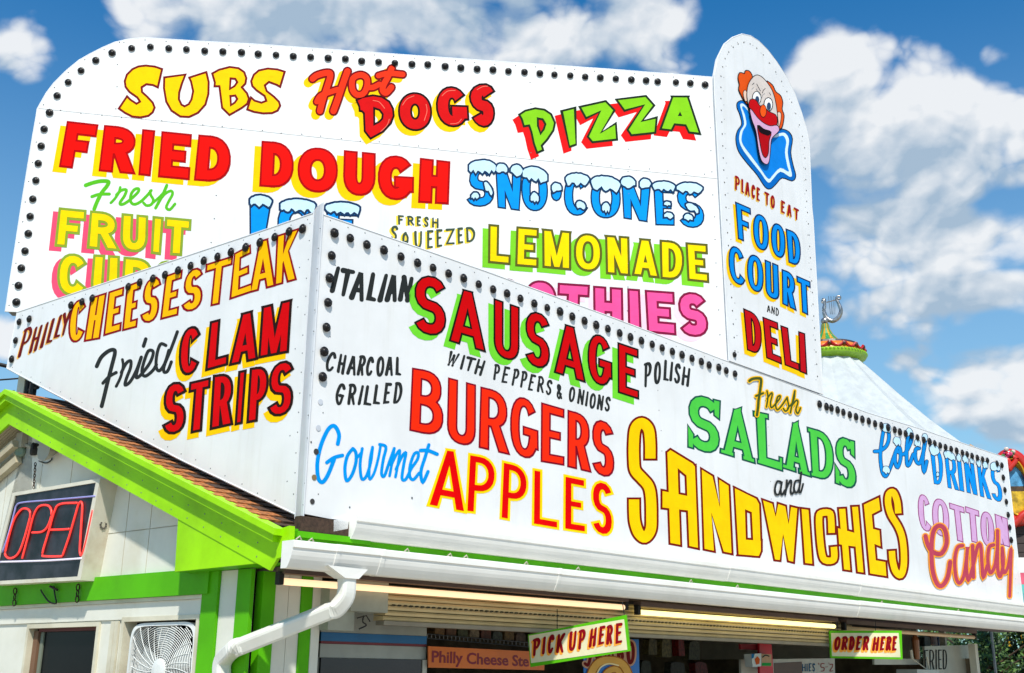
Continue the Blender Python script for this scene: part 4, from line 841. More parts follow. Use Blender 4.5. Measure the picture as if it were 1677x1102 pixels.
icy_word('P', [('D', 602, 378, 694, 405, 700, 658, 634, 645), ('R', 702, 412, 784, 445, 810, 694, 730, 672), ('I', 790, 450, 820, 456, 845, 702, 812, 692), ('N', 836, 458, 908, 482, 938, 726, 862, 705), ('K', 928, 490, 1008, 508, 1035, 757, 955, 732), ('S', 1026, 505, 1094, 520, 1114, 785, 1032, 748)],
    [(602, 370, 672, 392, 70), (702, 410, 782, 440, 58), (790, 440, 822, 448, 50), (832, 448, 872, 458, 52), (884, 462, 912, 470, 50), (928, 478, 960, 486, 46), (972, 492, 1008, 500, 46), (1026, 492, 1094, 514, 62), (650, 566, 670, 570, 30)], 26, 2, ls, PF, 'icy blue DRINKS lettering')
block_word(PF, 'P', [('C', 516, 702, 606, 738, 628, 994, 530, 955), ('O', 618, 732, 735, 768, 746, 1028, 625, 990), ('T', 738, 775, 843, 808, 870, 1062, 765, 1030), ('T', 850, 800, 946, 832, 965, 1066, 868, 1038), ('O', 952, 824, 1047, 855, 1060, 1097, 962, 1065), ('N', 1055, 853, 1144, 886, 1162, 1086, 1075, 1060)], 38, 3.5, (212, 166, 212), (158, 76, 132), None, ls, 'lilac COTTON lettering')
script_word(PF, 'R', [(24, 396, 335, 410, 385, 440, 425, 485, 432, 514, 375, 505, 300, 472, 276, 440, 310, 430, 400, 435, 520, 460, 600, 490, 612, 520, 565, 535, 480), (19, 604, 388, 575, 400, 560, 470, 566, 560, 585, 598, 610, 560, 625, 470, 632, 395, 625, 500, 636, 582, 660, 510), (20, 660, 388, 662, 470, 665, 565), (19, 665, 490, 688, 394, 705, 388, 712, 480, 720, 565, 742, 500), (19, 778, 384, 752, 400, 746, 480, 760, 540, 785, 500, 799, 400, 800, 305), (19, 800, 400, 801, 520, 815, 560, 832, 490, 826, 405), (17, 826, 400, 826, 480, 838, 540, 860, 500, 876, 405, 873, 520, 868, 672)],
    (184, 66, 88), ls, 'raspberry script Candy with orange edge', outline=((250, 160, 40), 3.6), off=.009)
# braces holding the lower sign up from the roof
mb = MB(); mb2 = MB()
pA = PL.at(40, 622, -.12); mb.box(pA+Z*-.1, (PL.d, Z, PL.n), (.07, .28, .03))
for x, y in ((47, 625), (56, 632)):
    p = PL.at(x, y, -.12); mb2.tube([p+Z*.15, p+Z*-.35], .03, 6)
mb2.tube([PL.at(45, 640, -.12), PL.at(62, 634, -.12)], .02, 6)
mb.build('support_post', M_TRIM, ls); mb2.build('support_brace', M_CABLE, ls)
mb = MB()
for u in (1.5, 4.5, 8., 11.): mb.tube([PF.w(u, 4.5, -.16), PF.w(u, 2.7, -1.2)], .025, 6); mb.box(PF.w(u, 3.7, -.17), (PF.d, Z, PF.n), (.03, 1.1, .03))
mb.build('roof_strut', M_METAL, ls)

# ================================================================== GUTTERS
def gutter(name, pl, u0, u1, zt_, hgt, seams, label, dep_=.125, oback=0.):
    root = thing(name, pl.w(u0, zt_-hgt, .1), label, 'gutter')
    prof = [(oback, 0), (dep_-.004, 0), (dep_, -.008), (dep_, -.26*hgt), (dep_-.010, -.30*hgt), (dep_-.012, -.40*hgt), (dep_-.018, -.54*hgt), (dep_-.028, -.68*hgt), (dep_-.042, -.82*hgt), (dep_-.058, -.95*hgt), (dep_-.068, -hgt), (oback, -hgt)]
    us = [u0]+seams+[u1]
    for i, (a, b) in enumerate(zip(us, us[1:])):
        mb = MB(); a2, b2 = a+(.004 if i else 0), b-.004; dz = random.uniform(-.003, .003); do = .002*(i % 2)
        A = [pl.w(a2, zt_+z+dz, o+do) for o, z in prof]; B = [pl.w(b2, zt_+z+dz, o+do) for o, z in prof]; n = len(prof)
        mb.add(A+B, [(k, (k+1) % n, n+(k+1) % n, n+k) for k in range(n)]); mb.add(A, [tuple(range(n))]); mb.add(B, [tuple(range(n-1, -1, -1))])
        mb.build('gutter_section', M_GUT, root)
        if i:
            mb = MB(); s = [pl.w(a-.018, zt_+z*1.015+.001, o+(.006 if o > .01 else 0)) for o, z in prof]; s2 = [pl.w(a+.018, zt_+z*1.015+.001, o+(.006 if o > .01 else 0)) for o, z in prof]
            mb.add(s+s2, [(k, (k+1) % n, n+(k+1) % n, n+k) for k in range(n)]); mb.add(s, [tuple(range(n))]); mb.add(s2, [tuple(range(n-1, -1, -1))]); mb.build('joint_band', M_GUT, root)
    return root
PU = PF.back(-.125)
zu = sum(PU.uv(*p)[1] for p in ((620, 846.6), (1100, 911), (1500, 963)))/3
PU2 = PF.back(-.062)
zub = sum(PU2.uv(*p)[1] for p in ((620, 881), (1100, 938), (1500, 992)))/3
us_ = lambda x, y: PU.uv(x, y)[0]
gu = gutter('sign_gutter', PF, PF.uv(568, 848)[0], 13.6, zu, zu-zub, [us_(1198, 930), us_(1412, 958)], 'white gutter along the bottom edge of the lower sign, upper of the two gutters', oback=.004)
mb = MB(); e0 = PF.uv(542, 860)[0]; e1 = PF.uv(568, 850)[0]
pr = [(e0, PF.uv(541, 851)[1]-.004), (e1, PF.uv(568, 848)[1]-.002), (e1-.01, PF.uv(562, 866)[1]), (e0+.005, PF.uv(543, 871)[1])]
mb.prism([PF.w(u, z, .03) for u, z in pr], [PF.w(u, z, .004) for u, z in pr]); mb.build('end_cap', M_WHITE, gu)
for x in (610, 990, 1200, 1350):   # strap hangers under the gutter
    y = 880+(x-610)*.118; p = PF.at(x, y, .05)
    mb = MB(); mb.tube([p+PF.d*-.05+Z*-.01, p+Z*.012, p+PF.d*.12+Z*.0, p+PF.d*.22+Z*.012], .006, 5); mb.build('strap_hanger', mat('green_strap', (78, 112, 52), rough=.6), gu)
PLo = PF.back(-.17)
zl = sum(PLo.uv(*p)[1] for p in ((620, 894.5), (1100, 950), (1500, 996)))/3
PL2 = PF.back(-.112)
zlb = sum(PL2.uv(*p)[1] for p in ((620, 934), (1100, 981), (1500, 1026)))/3
ul = lambda x, y: PLo.uv(x, y)[0]
gl = gutter('eave_gutter', PF, ul(480, 905), 13.9, zl, zl-zlb, [ul(555, 905), ul(628, 920), ul(918, 950), ul(1411, 1005)], 'long white gutter along the eave of the stand, with a downspout', dep_=.17, oback=.035)
# little clips and debris on the gutter lip
for x in (486, 511, 739, 863, 946, 1207, 1130, 1440, 1560, 668, 765):
    q = PLo.uv(x, 895)[0]; p = PF.w(q, zl+.006, .15+random.uniform(-.03, .01)); mb = MB(); mb.tube([p, p+PF.d*.03+Z*.022, p+PF.d*.045+Z*.0], .006, 5); mb.build('gutter_clip', mat('bare_metal_clip', (190, 182, 160), rough=.5, metal=.3), gl)
# downspout
ds = thing('downspout', Vector((PW.at(362, 1100, .03).x, PW.at(362, 1100, .03).y, 0)), 'white square downspout bending from the eave gutter down to the green corner', 'downspout')
p0 = PF.at(568, 948, .10); p1 = PF.at(566, 976, .10); p1b = PF.at(552, 996, .06)
q1 = PGw.at(385, 1062, .12); q2 = PGw.at(365, 1082, .1); q3 = Vector((q2.x, q2.y, 0.)); q2b = Vector((q2.x, q2.y, q2.z-.12))
mb = MB()
tt = [PF.w(ul(538, 928), zlb+.03, .03), PF.w(ul(604, 934), zlb+.03, .03), PF.w(ul(604, 934), zlb+.03, .16), PF.w(ul(538, 928), zlb+.035, .165)]
sz = .06
bb_ = [p0+PF.d*-sz+PF.n*-sz, p0+PF.d*sz+PF.n*-sz, p0+PF.d*sz+PF.n*sz, p0+PF.d*-sz+PF.n*sz]
mb.add(tt+bb_, [(i, (i+1) % 4, 4+(i+1) % 4, 4+i) for i in range(4)]+[(7, 6, 5, 4)]); mb.build('outlet', M_GUT, ds)
M_DS = mat('white_downspout', (236, 235, 228), rough=.4, var=.03, dirt=.35, dirtcol=(185, 180, 160), k=.84)
def rp_tube(name, pts, r):
    mb = MB(); mb.tube([Vector(p) for p in pts], r, 12, sq=.82, side=PF.n); return mb.build(name, M_DS, ds, smooth=False)
rp_tube('upper_elbow', smooth_pts([tuple(p0+Z*.03), tuple(p0), tuple(p1), tuple(p1b), tuple(p1b.lerp(q1, .06))], 5), .058)
rp_tube('slanted_pipe', [p1b.lerp(q1, .055), p1b.lerp(q1, .5), q1], .056)
rp_tube('lower_elbow', smooth_pts([tuple(p1b.lerp(q1, .93)), tuple(q1), tuple(q2), tuple(q2b), tuple(q2b+Z*-.05)], 5), .058)
rp_tube('vertical_pipe', [q2b+Z*-.04, q3], .054)
for p in (p1b.lerp(q1, .07), q1):
    mb = MB(); mb.lathe(p+PF.n*.065, PF.n, [(.009, 0), (.008, .006), (.001, .008)], 8); mb.build('screw', M_RIVD, ds)

# ================================================================== THE STAND
st_ = thing('snack_stand', Vector((PGw.o.x, PGw.o.y, 0)), 'lime green and white snack stand building with shingled gable roof under the signs', 'building')
# --- roof directions
apex = PGf.at(21.2, 641.8); eave = PGf.at(462, 868)
rake = (eave-apex); rl = rake.length; rd = rake.normalized(); fd = PF.d
rn = rd.cross(fd).normalized()
if rn.z < 0: rn = -rn
# left slope mirrored about the vertical through the ridge
hd = Vector((rd.x, rd.y, 0)); rdl = Vector((-rd.x, -rd.y, rd.z)).normalized()
LEN = 13.6
def slab(name, a, b, c, d, th, m, parent, **kw):
    mb = MB(); n = (Vector(b)-Vector(a)).cross(Vector(d)-Vector(a)).normalized()
    if n.z < 0: n = -n
    T = [Vector(q) for q in (a, b, c, d)]; B = [q-n*th for q in T]
    mb.add(T+B, [(0, 1, 2, 3), (7, 6, 5, 4)]+[(i, (i+1) % 4, 4+(i+1) % 4, 4+i) for i in range(4)]); return mb.build(name, m, parent, **kw)
roof = slab('roof', apex+fd*.01, eave+rd*-.14+fd*.01, eave+rd*-.14+fd*LEN, apex+fd*LEN, .05, M_SH[0], st_)
rn2 = Vector((-rn.x, -rn.y, rn.z))
slab('roof', apex+rdl*5.6, apex+Z*0, apex+fd*LEN, apex+rdl*5.6+fd*LEN, .05, M_SH[0], st_)
# shingles in courses, as wide as the strip one can see beyond the rake
course = .145; ncourse = int((rl-.08)/course); tabs = 7; tw_ = .305; k = 0
base_me = {}
for i in range(ncourse):
    for j in range(tabs):
        if k >= 298: break
        s0 = i*course; u0 = j*tw_-(.15 if i % 2 else 0); u1 = u0+tw_-.008; u0 = max(u0, -.03)
        if u1-u0 < .03: continue
        key = (round(u1-u0, 3), random.randrange(3) if j else 3)
        lift = .013
        if key not in base_me:
            ln_ = u1-u0; me = bpy.data.meshes.new('shingle'); h = .014
            me.from_pydata([(0, 0, .002), (ln_, 0, .002), (ln_, course*1.1, lift), (0, course*1.1, lift), (0, 0, .002-h*.2), (ln_, 0, .002-h*.2), (ln_, course*1.1, lift-h), (0, course*1.1, lift-h)], [], [(0, 3, 2, 1), (4, 5, 6, 7), (3, 7, 6, 2), (0, 4, 7, 3), (1, 2, 6, 5)])
            me.materials.append(M_SHE if key[1] == 3 else M_SH[key[1]]); base_me[key] = me
        o = bpy.data.objects.new('shingle', base_me[key]); COL.objects.link(o); o.parent = roof
        p = apex+rd*(s0+random.uniform(-.006, .006))+fd*u0+rn*.004-st_.location
        mtx = Matrix((fd, rd, rn)).transposed().to_4x4(); mtx.translation = p
        o.matrix_local = mtx @ Matrix.Rotation(random.uniform(-.012, .012), 4, 'Z'); k += 1
# --- rake boards: drip edge and fascia on the gable plane
def gpoly(name, pl, pts, off, th, m, parent, label=None, mside=None):
    return panel(name, pl, pts, off, th, parent, m=m, mside=mside or m, label=label)
# left counterpart of the rake, computed on the gable plane
def gl_uv(p): return PGf.uv(*p)
ua, za = PGf.uv(21.2, 641.8); ue, ze = PGf.uv(462, 868); sl = (za-ze)/(ua-ue)   # u grows to the left
def rk(u): return za-abs(u-ua)*sl
UL = ua+5.4
def rake_board(name, d0, d1, off0, off1, m, umin, umin2):
    mb = MB()
    for side in (0, 1):
        if side == 0: P = [(ua, za-d0), (umin, rk(umin)-d0), (umin2, rk(umin2)-d1), (ua, za-d1)]
        else: P = [(ua, za-d0), (UL, rk(UL)-d0), (UL, rk(UL)-d1), (ua, za-d1)]
        if side: P = P[::-1]
        mb.prism([PGf.w(u, z, off1) for u, z in P], [PGf.w(u, z, off0) for u, z in P])
    return mb.build(name, m, st_)
d_drip = za-PGf.uv(20, 655.5)[1]; d_fas = za-PGf.uv(17.7, 693.3)[1]
rake_board('drip_edge', -.012, d_drip*.42, -.02, .085, M_LIME, ue-.02, ue-.02)
rake_board('drip_moulding', d_drip*.42+.002, d_drip*1.12, -.02, .06, M_LIME, ue+.02, ue+.02)
rake_board('fascia_board', d_drip*1.12+.002, d_fas, -.025, .0, M_LIME, ue-.04, ue+.1)
mb = MB()
for i in range(26):
    u_ = ue+.25+i*.21
    if abs(u_-ua) < .06: continue
    for dz in (.35, .8):
        z_ = rk(u_)-d_drip*1.12-(d_fas-d_drip*1.12)*dz; mb.lathe(PGf.w(u_, z_, .0), PGf.n, [(.006, .0), (.005, .002), (.0005, .0025)], 6)
mb.build('nail_heads', M_RIVET, st_, stuff=True)
# closed eave return, bright in the sun
ret = [(291, 839), (446, 919.5), (285, 936)]
gpoly('eave_return', PGf, ret, -.006, .02, M_LIME, st_, 'bright yellow green triangular eave return')
gpoly('eave_end_board', PGf, [(455, 868), (476, 861), (474, 909), (455, 915)], .012, .05, M_LIME, st_)
# soffit below the return, and sloping soffits
dg = (PGw.w(0, 0)-PGf.w(0, 0)).dot(-PGf.n)
z_ret = PGf.uv(446, 919.5)[1]
mb = MB(); a, b = PGf.at(446, 920, -.03), PGf.at(285, 936.5, -.03)
mb.add([a, b, b-PGf.n*(dg+.02), a-PGf.n*(dg+.02)], [(0, 1, 2, 3)]); mb.build('return_soffit', M_GREEN, st_)
mb = MB()
for s_ in (0, 1):
    for i in range(7):
        d0 = .02+i*(dg/7); d1 = .02+(i+1)*(dg/7)-.006
        uu = (ue+.4) if s_ == 0 else UL
        P = [PGf.w(ua, za-d_fas+.03, -d0), PGf.w(uu, rk(uu)-d_fas+.03, -d0), PGf.w(uu, rk(uu)-d_fas+.03, -d1), PGf.w(ua, za-d_fas+.03, -d1)]
        mb2 = MB(); mb2.prism(P, [p+Z*.018 for p in P]); mb2.build('soffit_board', M_SOFC, st_)
# --- gable wall with window openings
ug = lambda x, y: PGw.uv(x, y)[0]; zg = lambda x, y: PGw.uv(x, y)[1]
uaw = (apex+PGw.n*0-PGw.o).dot(PGw.d)
def rkw(u): return za-.12-abs(u-uaw)*sl
w1 = (ug(158, 1060), ug(47, 1060)); z1 = (zg(52, 1031)+zg(158, 1024))/2
w2 = (ug(322, 1050), ug(203, 1058)); z2 = (zg(201, 1021)+zg(324, 1011.5))/2
b1_, b2_ = z1-.85, z2-.62
outer = [(0.002, 0), (0.002, min(rkw(0), 2.6)), (uaw, za-.12), (uaw+5.2, rkw(uaw+5.2)), (uaw+5.2, 0)]
h1 = [(w1[0], b1_), (w1[1], b1_), (w1[1], z1), (w1[0], z1)]; h2 = [(w2[0], b2_), (w2[1], b2_), (w2[1], z2), (w2[0], z2)]
loops = [[PGw.w(u, z, 0) for u, z in q] for q in (outer, h1[::-1], h2[::-1])]
# lower wall around the openings, built of plain panels; gable panels above with open joints
zb1 = zg(171, 985)
tris = tessellate_polygon(loops); allv = [v for l in loops for v in l]
mk('gable_wall', allv, tris, M_WALL, st_)
for (u0, u1, zb_, zt_, fx) in ((w1[0], w1[1], b1_, z1, 1), (w2[0], w2[1], b2_, z2, 2)):
    mb = MB(); t = .035
    for (a, b, c, d) in ((u0-t, u1+t, zt_, zt_+t), (u0-t, u1+t, zb_-t, zb_), (u0-t, u0, zb_, zt_), (u1, u1+t, zb_, zt_)): mb.pbox(PGw, a, b, c, d, -.10, .022)
    fr = mb.build('window_frame', M_TRIM, st_)
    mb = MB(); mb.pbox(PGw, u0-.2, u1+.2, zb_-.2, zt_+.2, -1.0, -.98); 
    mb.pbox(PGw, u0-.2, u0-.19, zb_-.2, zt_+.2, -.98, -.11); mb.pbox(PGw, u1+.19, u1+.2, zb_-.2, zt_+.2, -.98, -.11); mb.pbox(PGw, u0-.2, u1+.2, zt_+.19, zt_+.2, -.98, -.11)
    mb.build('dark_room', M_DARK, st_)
    if fx == 1:
        mb = MB(); mb.pbox(PGw, u0+.004, u1-.004, zb_+.004, zt_-.004, -.07, -.064); g1 = mb.build('window_pane', mat('room_shade_pane', (12, 12, 15), rough=.25, k=1, spec=.15), st_)  # opaque pane, the dark of the room behind painted into its colour
        mb = MB(); mb.pbox(PGw, u1-.075, u1-.005, zb_, zt_-.02, -.062, -.03); mb.build('sash_stile', mat('brown_sash', (120, 88, 66), rough=.6), st_)
        mb = MB(); mb.pbox(PGw, u1-.13, u1-.085, zb_, zt_-.03, -.0635, -.05); mb.build('sash_stile', mat('grey_green_sash', (120, 128, 112), rough=.6), st_)
        mb = MB(); mb.pbox(PGw, u0+.005, u1-.08, zt_-.028, zt_-.003, -.06, -.03); mb.build('sash_rail', mat('dark_red_rail', (92, 26, 22), rough=.6), st_)
# wall sheets proud of the wall above the band: joints between panels
joints = [(214, 795, 205, 946), (253, 822, 244, 938), (196, 800, 188, 950), (155, 775, 152, 800), (120, 760, 118, 790), (95, 740, 92, 800)]
yb = 940
cols = sorted([ug(*q) for q in ((292, 900), (246, 880), (207, 880), (165, 880), (110, 850), (60, 850), (5, 850))])
hseam = (zg(190, 873)+zg(285, 862))/2
cols = [.35]+cols+[cols[-1]+.5*k for k in range(1, 6)]
for a, b in zip(cols, cols[1:]):
    for lo, hi in ((zb1+.02, hseam-.004), (hseam+.004, None)):
        top_a = rkw(a)-.03; top_b = rkw(b)-.03
        if hi is None: P = [(a+.004, lo), (b-.004, lo), (b-.004, max(lo+.01, top_b)), (a+.004, max(lo+.01, top_a))]
        else: P = [(a+.004, lo), (b-.004, lo), (b-.004, min(hi, top_b)), (a+.004, min(hi, top_a))]
        if min(p[1] for p in P[2:]) < lo+.02: continue
        if a < uaw < b: P.insert(3, (uaw, za-.15))
        panel('wall_sheet', PGw, P, .012, .011, st_, m=M_WALL, mside=M_TRIM, uv=True)
# green band board across the gable, its shadow moulding
u_r = ug(352, 950); zt_b = (zg(171, 947)+zg(300, 934))/2; zb_b = (zg(0, 998)+zg(300, 970))/2
mb = MB(); mb.pbox(PGw, u_r, uaw+5.2, zb_b, zt_b, .014, .06); mb.build('band_board', M_GREEN, st_)
mb = MB(); mb.pbox(PGw, u_r+.02, uaw+5.2, zb_b-.03, zb_b-.002, .004, .035); mb.build('band_moulding', M_TRIM, st_)
mb = MB(); mb.pbox(PGw, u_r+.06, uaw+5.2, zb_b-.16, zb_b-.032, .004, .016); mb.build('header_board', M_WALL, st_)
# corner strips of the gable wall
ue1, ue2, ue3 = ug(356, 1000), ug(362, 1000), ug(391, 1000)
zt_s = zg(366, 940)+.02
mb = MB(); mb.pbox(PGw, ue2+.002, ug(333, 1040), 0, zt_s, .004, .045); mb.build('corner_board', M_GREEN, st_)
mb = MB(); mb.pbox(PGw, ue3, ue2-.002, 0, zt_s, .003, .022); mb.build('wall_strip', M_WALL, st_)
mb = MB(); mb.pbox(PGw, 0.0, ue3-.002, 0, zt_s, .003, .035); mb.build('corner_board', M_GREEN, st_)
mb = MB(); mb.pbox(PGw, w1[0]-.30, w2[1]+.06, 0, zb_b-.17, .003, .014); 
for q in (w1[0]-.25, w2[1]+.08): 
    m2 = MB(); m2.pbox(PGw, q, q+.05, 0, zb_b-.17, .004, .02); m2.build('wall_batten', M_TRIM, st_)
# --- front wall, strips beside the serving window
uw = lambda x, y: PW.uv(x, y)[0]; zw = lambda x, y: PW.uv(x, y)[1]
z_sof = zlb+.03
strips = [(0.0, uw(447, 985), M_GREEN, .025), (uw(447, 985)+.002, uw(470, 985), M_WALL, .012), (uw(470, 985)+.004, uw(490, 985), M_WALL, .012), (uw(490, 985)+.002, uw(508, 985), M_GREEN, .025), (uw(508, 985)+.002, uw(518, 1050), M_WALL, .03)]
for a, b, m, o_ in strips:
    mb = MB(); mb.pbox(PW, a, b, 0, z_sof, -.06, o_); mb.build('wall_board', m, st_)
uend = uw(1601, 1060)
# counter wall below the opening, and end post
mb = MB(); mb.pbox(PW, strips[-1][1]+.002, uend, 0, 1.0, -.08, 0); mb.build('counter_wall', M_WALL, st_)
mb = MB(); mb.pbox(PW, strips[-1][1]+.002, uend, 1.0, 1.05, -.5, .25); mb.build('serving_counter', M_METAL, st_)
mb = MB(); mb.pbox(PW, uend-.1, uend, 1.06, z_sof-.2, -.1, 0); mb.build('end_post', M_TRIM, st_)
# soffit, eave fascia
zeave = zl-.01
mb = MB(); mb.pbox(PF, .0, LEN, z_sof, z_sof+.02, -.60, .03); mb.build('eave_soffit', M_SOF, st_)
mb = MB(); mb.pbox(PF, PF.uv(476, 890)[0]+.02, LEN, z_sof+.03, zub+.03, .002, .012); mb.build('eave_fascia', M_GREEN, st_)
mb = MB(); mb.pbox(PF, PF.uv(476, 880)[0]+.02, PF.uv(600, 885)[0], zub-.03, zub+.012, .0135, .05); mb.build('eave_moulding', M_GREEN, st_)
mb = MB(); mb.pbox(PF, PF.uv(488, 850)[0], PF.uv(542, 860)[0]+.3, zub+.016, zub+.12, -.04, .03); mb.build('roof_edge', M_SH[0], st_)
# back and side walls, floor and ceiling of the room
DEPTH = 5.2
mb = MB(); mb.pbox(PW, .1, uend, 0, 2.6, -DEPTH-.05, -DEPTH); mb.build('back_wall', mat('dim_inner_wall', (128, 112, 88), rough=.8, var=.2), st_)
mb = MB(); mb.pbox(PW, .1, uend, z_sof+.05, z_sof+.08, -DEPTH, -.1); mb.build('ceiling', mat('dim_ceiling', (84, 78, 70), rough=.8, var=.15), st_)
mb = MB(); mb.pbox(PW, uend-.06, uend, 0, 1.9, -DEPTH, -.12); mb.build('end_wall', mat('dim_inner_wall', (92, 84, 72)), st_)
mb = MB()
mb.pbox(PW, uend-.06, uend, 1.9, 2.6, -DEPTH, -1.0)
for q in (-.99, -.55): mb.pbox(PW, uend-.06, uend, 1.9, 2.45, q, q+.09)
mb.build('end_wall_mullion', M_TRIM, st_)
# roll-up shutter housing
zs1, zs0 = (zw(640, 982)+zw(1100, 1018))/2, (zw(640, 1013)+zw(1160, 1048))/2
us0, us1 = uw(612, 1000), uw(1360, 1055)
prof = []
nseg = 9
sh = thing('roller_shutter', PW.w(us0, zs0, .05), 'cream rolled up shutter above the serving window, behind the hanging signs', 'shutter')
M_SHUT = mat('cream_shutter', (222, 200, 150), rough=.5, var=.05, dirt=.35, dirtcol=(150, 125, 80), k=.8)
hh = (zs1+.12-zs0)
for i in range(7):
    z0_ = zs0+hh*i/7; z1_ = z0_+hh/7-.006; o_ = .10+.06*math.sin(math.pi*(i+.5)/7)
    mb = MB(); P = [(.0, z0_), (o_, z0_), (o_+.012, (z0_+z1_)/2), (o_, z1_), (.0, z1_)]
    A = [PW.w(us0, z, o) for o, z in P]; B = [PW.w(us1+.3, z, o) for o, z in P]
    mb.add(A+B, [(k, (k+1) % 5, 5+(k+1) % 5, 5+k) for k in range(5)]); mb.add(A, [(0, 1, 2, 3, 4)]); mb.add(B, [(4, 3, 2, 1, 0)]); mb.build('shutter_slat', M_SHUT, sh)
mb = MB(); mb.pbox(PW, us0, us1+.3, zs0-.035, zs0-.003, .03, .13); mb.build('bottom_bar', mat('grey_bar', (150, 142, 124), rough=.5), sh)
mb = MB(); ns = int((us1-us0)/.06)
for i in range(ns): u = us0+.05+i*.06; zz = zs0+hh*3/7-.003; mb.pbox(PW, u, u+.03, zz-.003, zz+.006, .155, .168)
mb.build('vent_slots', M_DARK, sh, stuff=True)
for a, b, c, d, o_ in ((548, 985, 608, 1005, .2), (520, 995, 562, 1034, .14)):
    mb = MB(); mb.pbox(PW, uw(a, 1000), uw(b if b < 620 else c, 1000), zw(c, d), zw(c, 960)+.02, .03, o_); mb.build('end_bracket', mat('grey_cream_bracket', (176, 178, 162), rough=.5, dirt=.4), sh)
mb = MB(); mb.tube(smooth_pts([tuple(PW.at(*p, .22)) for p in ((596, 1008), (594, 1018), (600, 1024), (588, 1030))], 4), .006, 5); mb.tube([tuple(PW.at(*p, .22)) for p in ((585, 1012), (600, 1008), (606, 1018))], .005, 5); mb.build('cord_knot', M_CABLE, sh)

# ================================================================== FLUORESCENT TUBES
PT = PF.back(.30)
def fluo(x0, y0, x1, y1, m, label, grp, r=.025):
    a, b = PT.at(x0, y0), PT.at(x1, y1); zz = (a.z+b.z)/2; a.z = b.z = zz
    t = thing('fluorescent_lamp', a, label, 'lamp', grp); d = (b-a).normalized()
    mb = MB(); mb.tube([a+d*.03, b-d*.03], r, 10); mb.build('tube', m, t, smooth=True)
    mb = MB(); mb.box((a+b)/2+Z*(r+.05), (d, Z, PT.n), ((b-a).length/2, .022, .045)); mb.build('housing', mat('dusty_brown_housing', (112, 92, 84), rough=.7, dirt=.3), t)
    for p in (a, b): 
        mb = MB(); mb.box(p+Z*.02, (d, Z, PT.n), (.02, .045, .026)); mb.build('lamp_holder', M_CABLE, t)
    return t
M_LIT = mat('lit_tube', (255, 236, 150), emit=2.0, rough=.3, var=0); M_LIT2 = mat('dim_pink_tube', (255, 212, 166), emit=1.1, rough=.35, var=.02); M_OFF = mat('tan_tube_faint_glow', (222, 186, 140), rough=.35, emit=.06)  # the tan tube is off, a faint glow is added to its colour
fluo(458, 946, 1024, 999, M_LIT2, 'long pinkish fluorescent tube under the eave, nearest the downspout', 'tubes under the eave')
fluo(1044, 1001, 1368, 1027, M_LIT, 'brightly lit yellow fluorescent tube under the eave, in the middle', 'tubes under the eave')
fluo(1382, 1028, 1596, 1044, M_OFF, 'unlit tan fluorescent tube, given a faint glow, at the far right end of the eave', 'tubes under the eave')

# ================================================================== HANGING SIGNS
def hang(name, label, pl, outer, inner, letters, t, rg, wires, txt):
    O = rp(rg, *outer); I = rp(rg, *inner)
    c = pl.at(*O[3]); root = thing(name, c, label, 'sign')
    panel('green_frame', pl, O, 0, .03, root, m=M_GREEN, mside=M_GREEN)
    panel('cream_face', pl, I, .003, .002, root, m=mat('cream_sign_face', (232, 226, 186), rough=.5, dirt=.2), mside=M_TRIM)
    casual_word(pl, rg, letters, t, (132, 14, 26), ((246, 160, 60), (-10, 14), 2), root, txt, off=.004)
    for (x, y, x2, y2) in wires:
        a, b = rp(rg, x, y, x2, y2); mb = MB(); mb.tube([pl.at(*a, -.015), pl.at(*b, -.015)], .004, 5); mb.build('wire', M_CABLE, root)
    return root
pk = PF.at(945, 1045, -.02)
P1 = Pl(pk, -72)
hang('hanging_sign', 'cream PICK UP HERE sign in a green frame, hanging tilted under the eave', P1, (25, 312, 868, 140, 903, 450, 45, 588), (32, 320, 850, 178, 878, 440, 52, 555),
     [('P', 66, 345, 142, 333, 112, 490, 66, 498), ('I', 152, 326, 184, 322, 168, 478, 142, 482), ('C', 200, 315, 256, 307, 242, 468, 188, 478), ('K', 276, 305, 348, 293, 330, 468, 262, 468), ('U', 382, 285, 448, 270, 434, 442, 368, 452), ('P', 462, 268, 528, 260, 505, 432, 452, 440), ('H', 562, 258, 622, 240, 604, 408, 542, 424), ('E', 638, 240, 692, 230, 682, 392, 624, 402), ('R', 702, 230, 760, 222, 750, 392, 692, 398), ('E', 776, 215, 838, 206, 838, 382, 772, 392)], 22, 'f', [(275, 90, 275, 262), (835, 30, 850, 140)], 'maroon PICK UP HERE lettering')
P2 = Pl(PF.at(1418, 1055, -.05), 88)
hang('hanging_sign', 'cream ORDER HERE sign in a green frame, hanging level near the far end', P2, (90, 163, 680, 163, 688, 397, 100, 386), (104, 182, 655, 182, 670, 380, 112, 370),
     [('O', 136, 210, 190, 210, 176, 324, 124, 324), ('R', 198, 208, 248, 208, 238, 322, 184, 322), ('D', 256, 208, 304, 208, 292, 324, 246, 322), ('E', 316, 206, 360, 206, 346, 324, 302, 324), ('R', 370, 206, 424, 206, 410, 326, 358, 324), ('H', 452, 208, 504, 208, 488, 328, 436, 328), ('E', 512, 208, 552, 208, 538, 326, 498, 326), ('R', 558, 208, 604, 208, 594, 328, 546, 326), ('E', 608, 206, 646, 206, 642, 328, 598, 328)], 19, 'h', [(467, 80, 467, 165), (160, 110, 160, 165)], 'maroon ORDER HERE lettering')

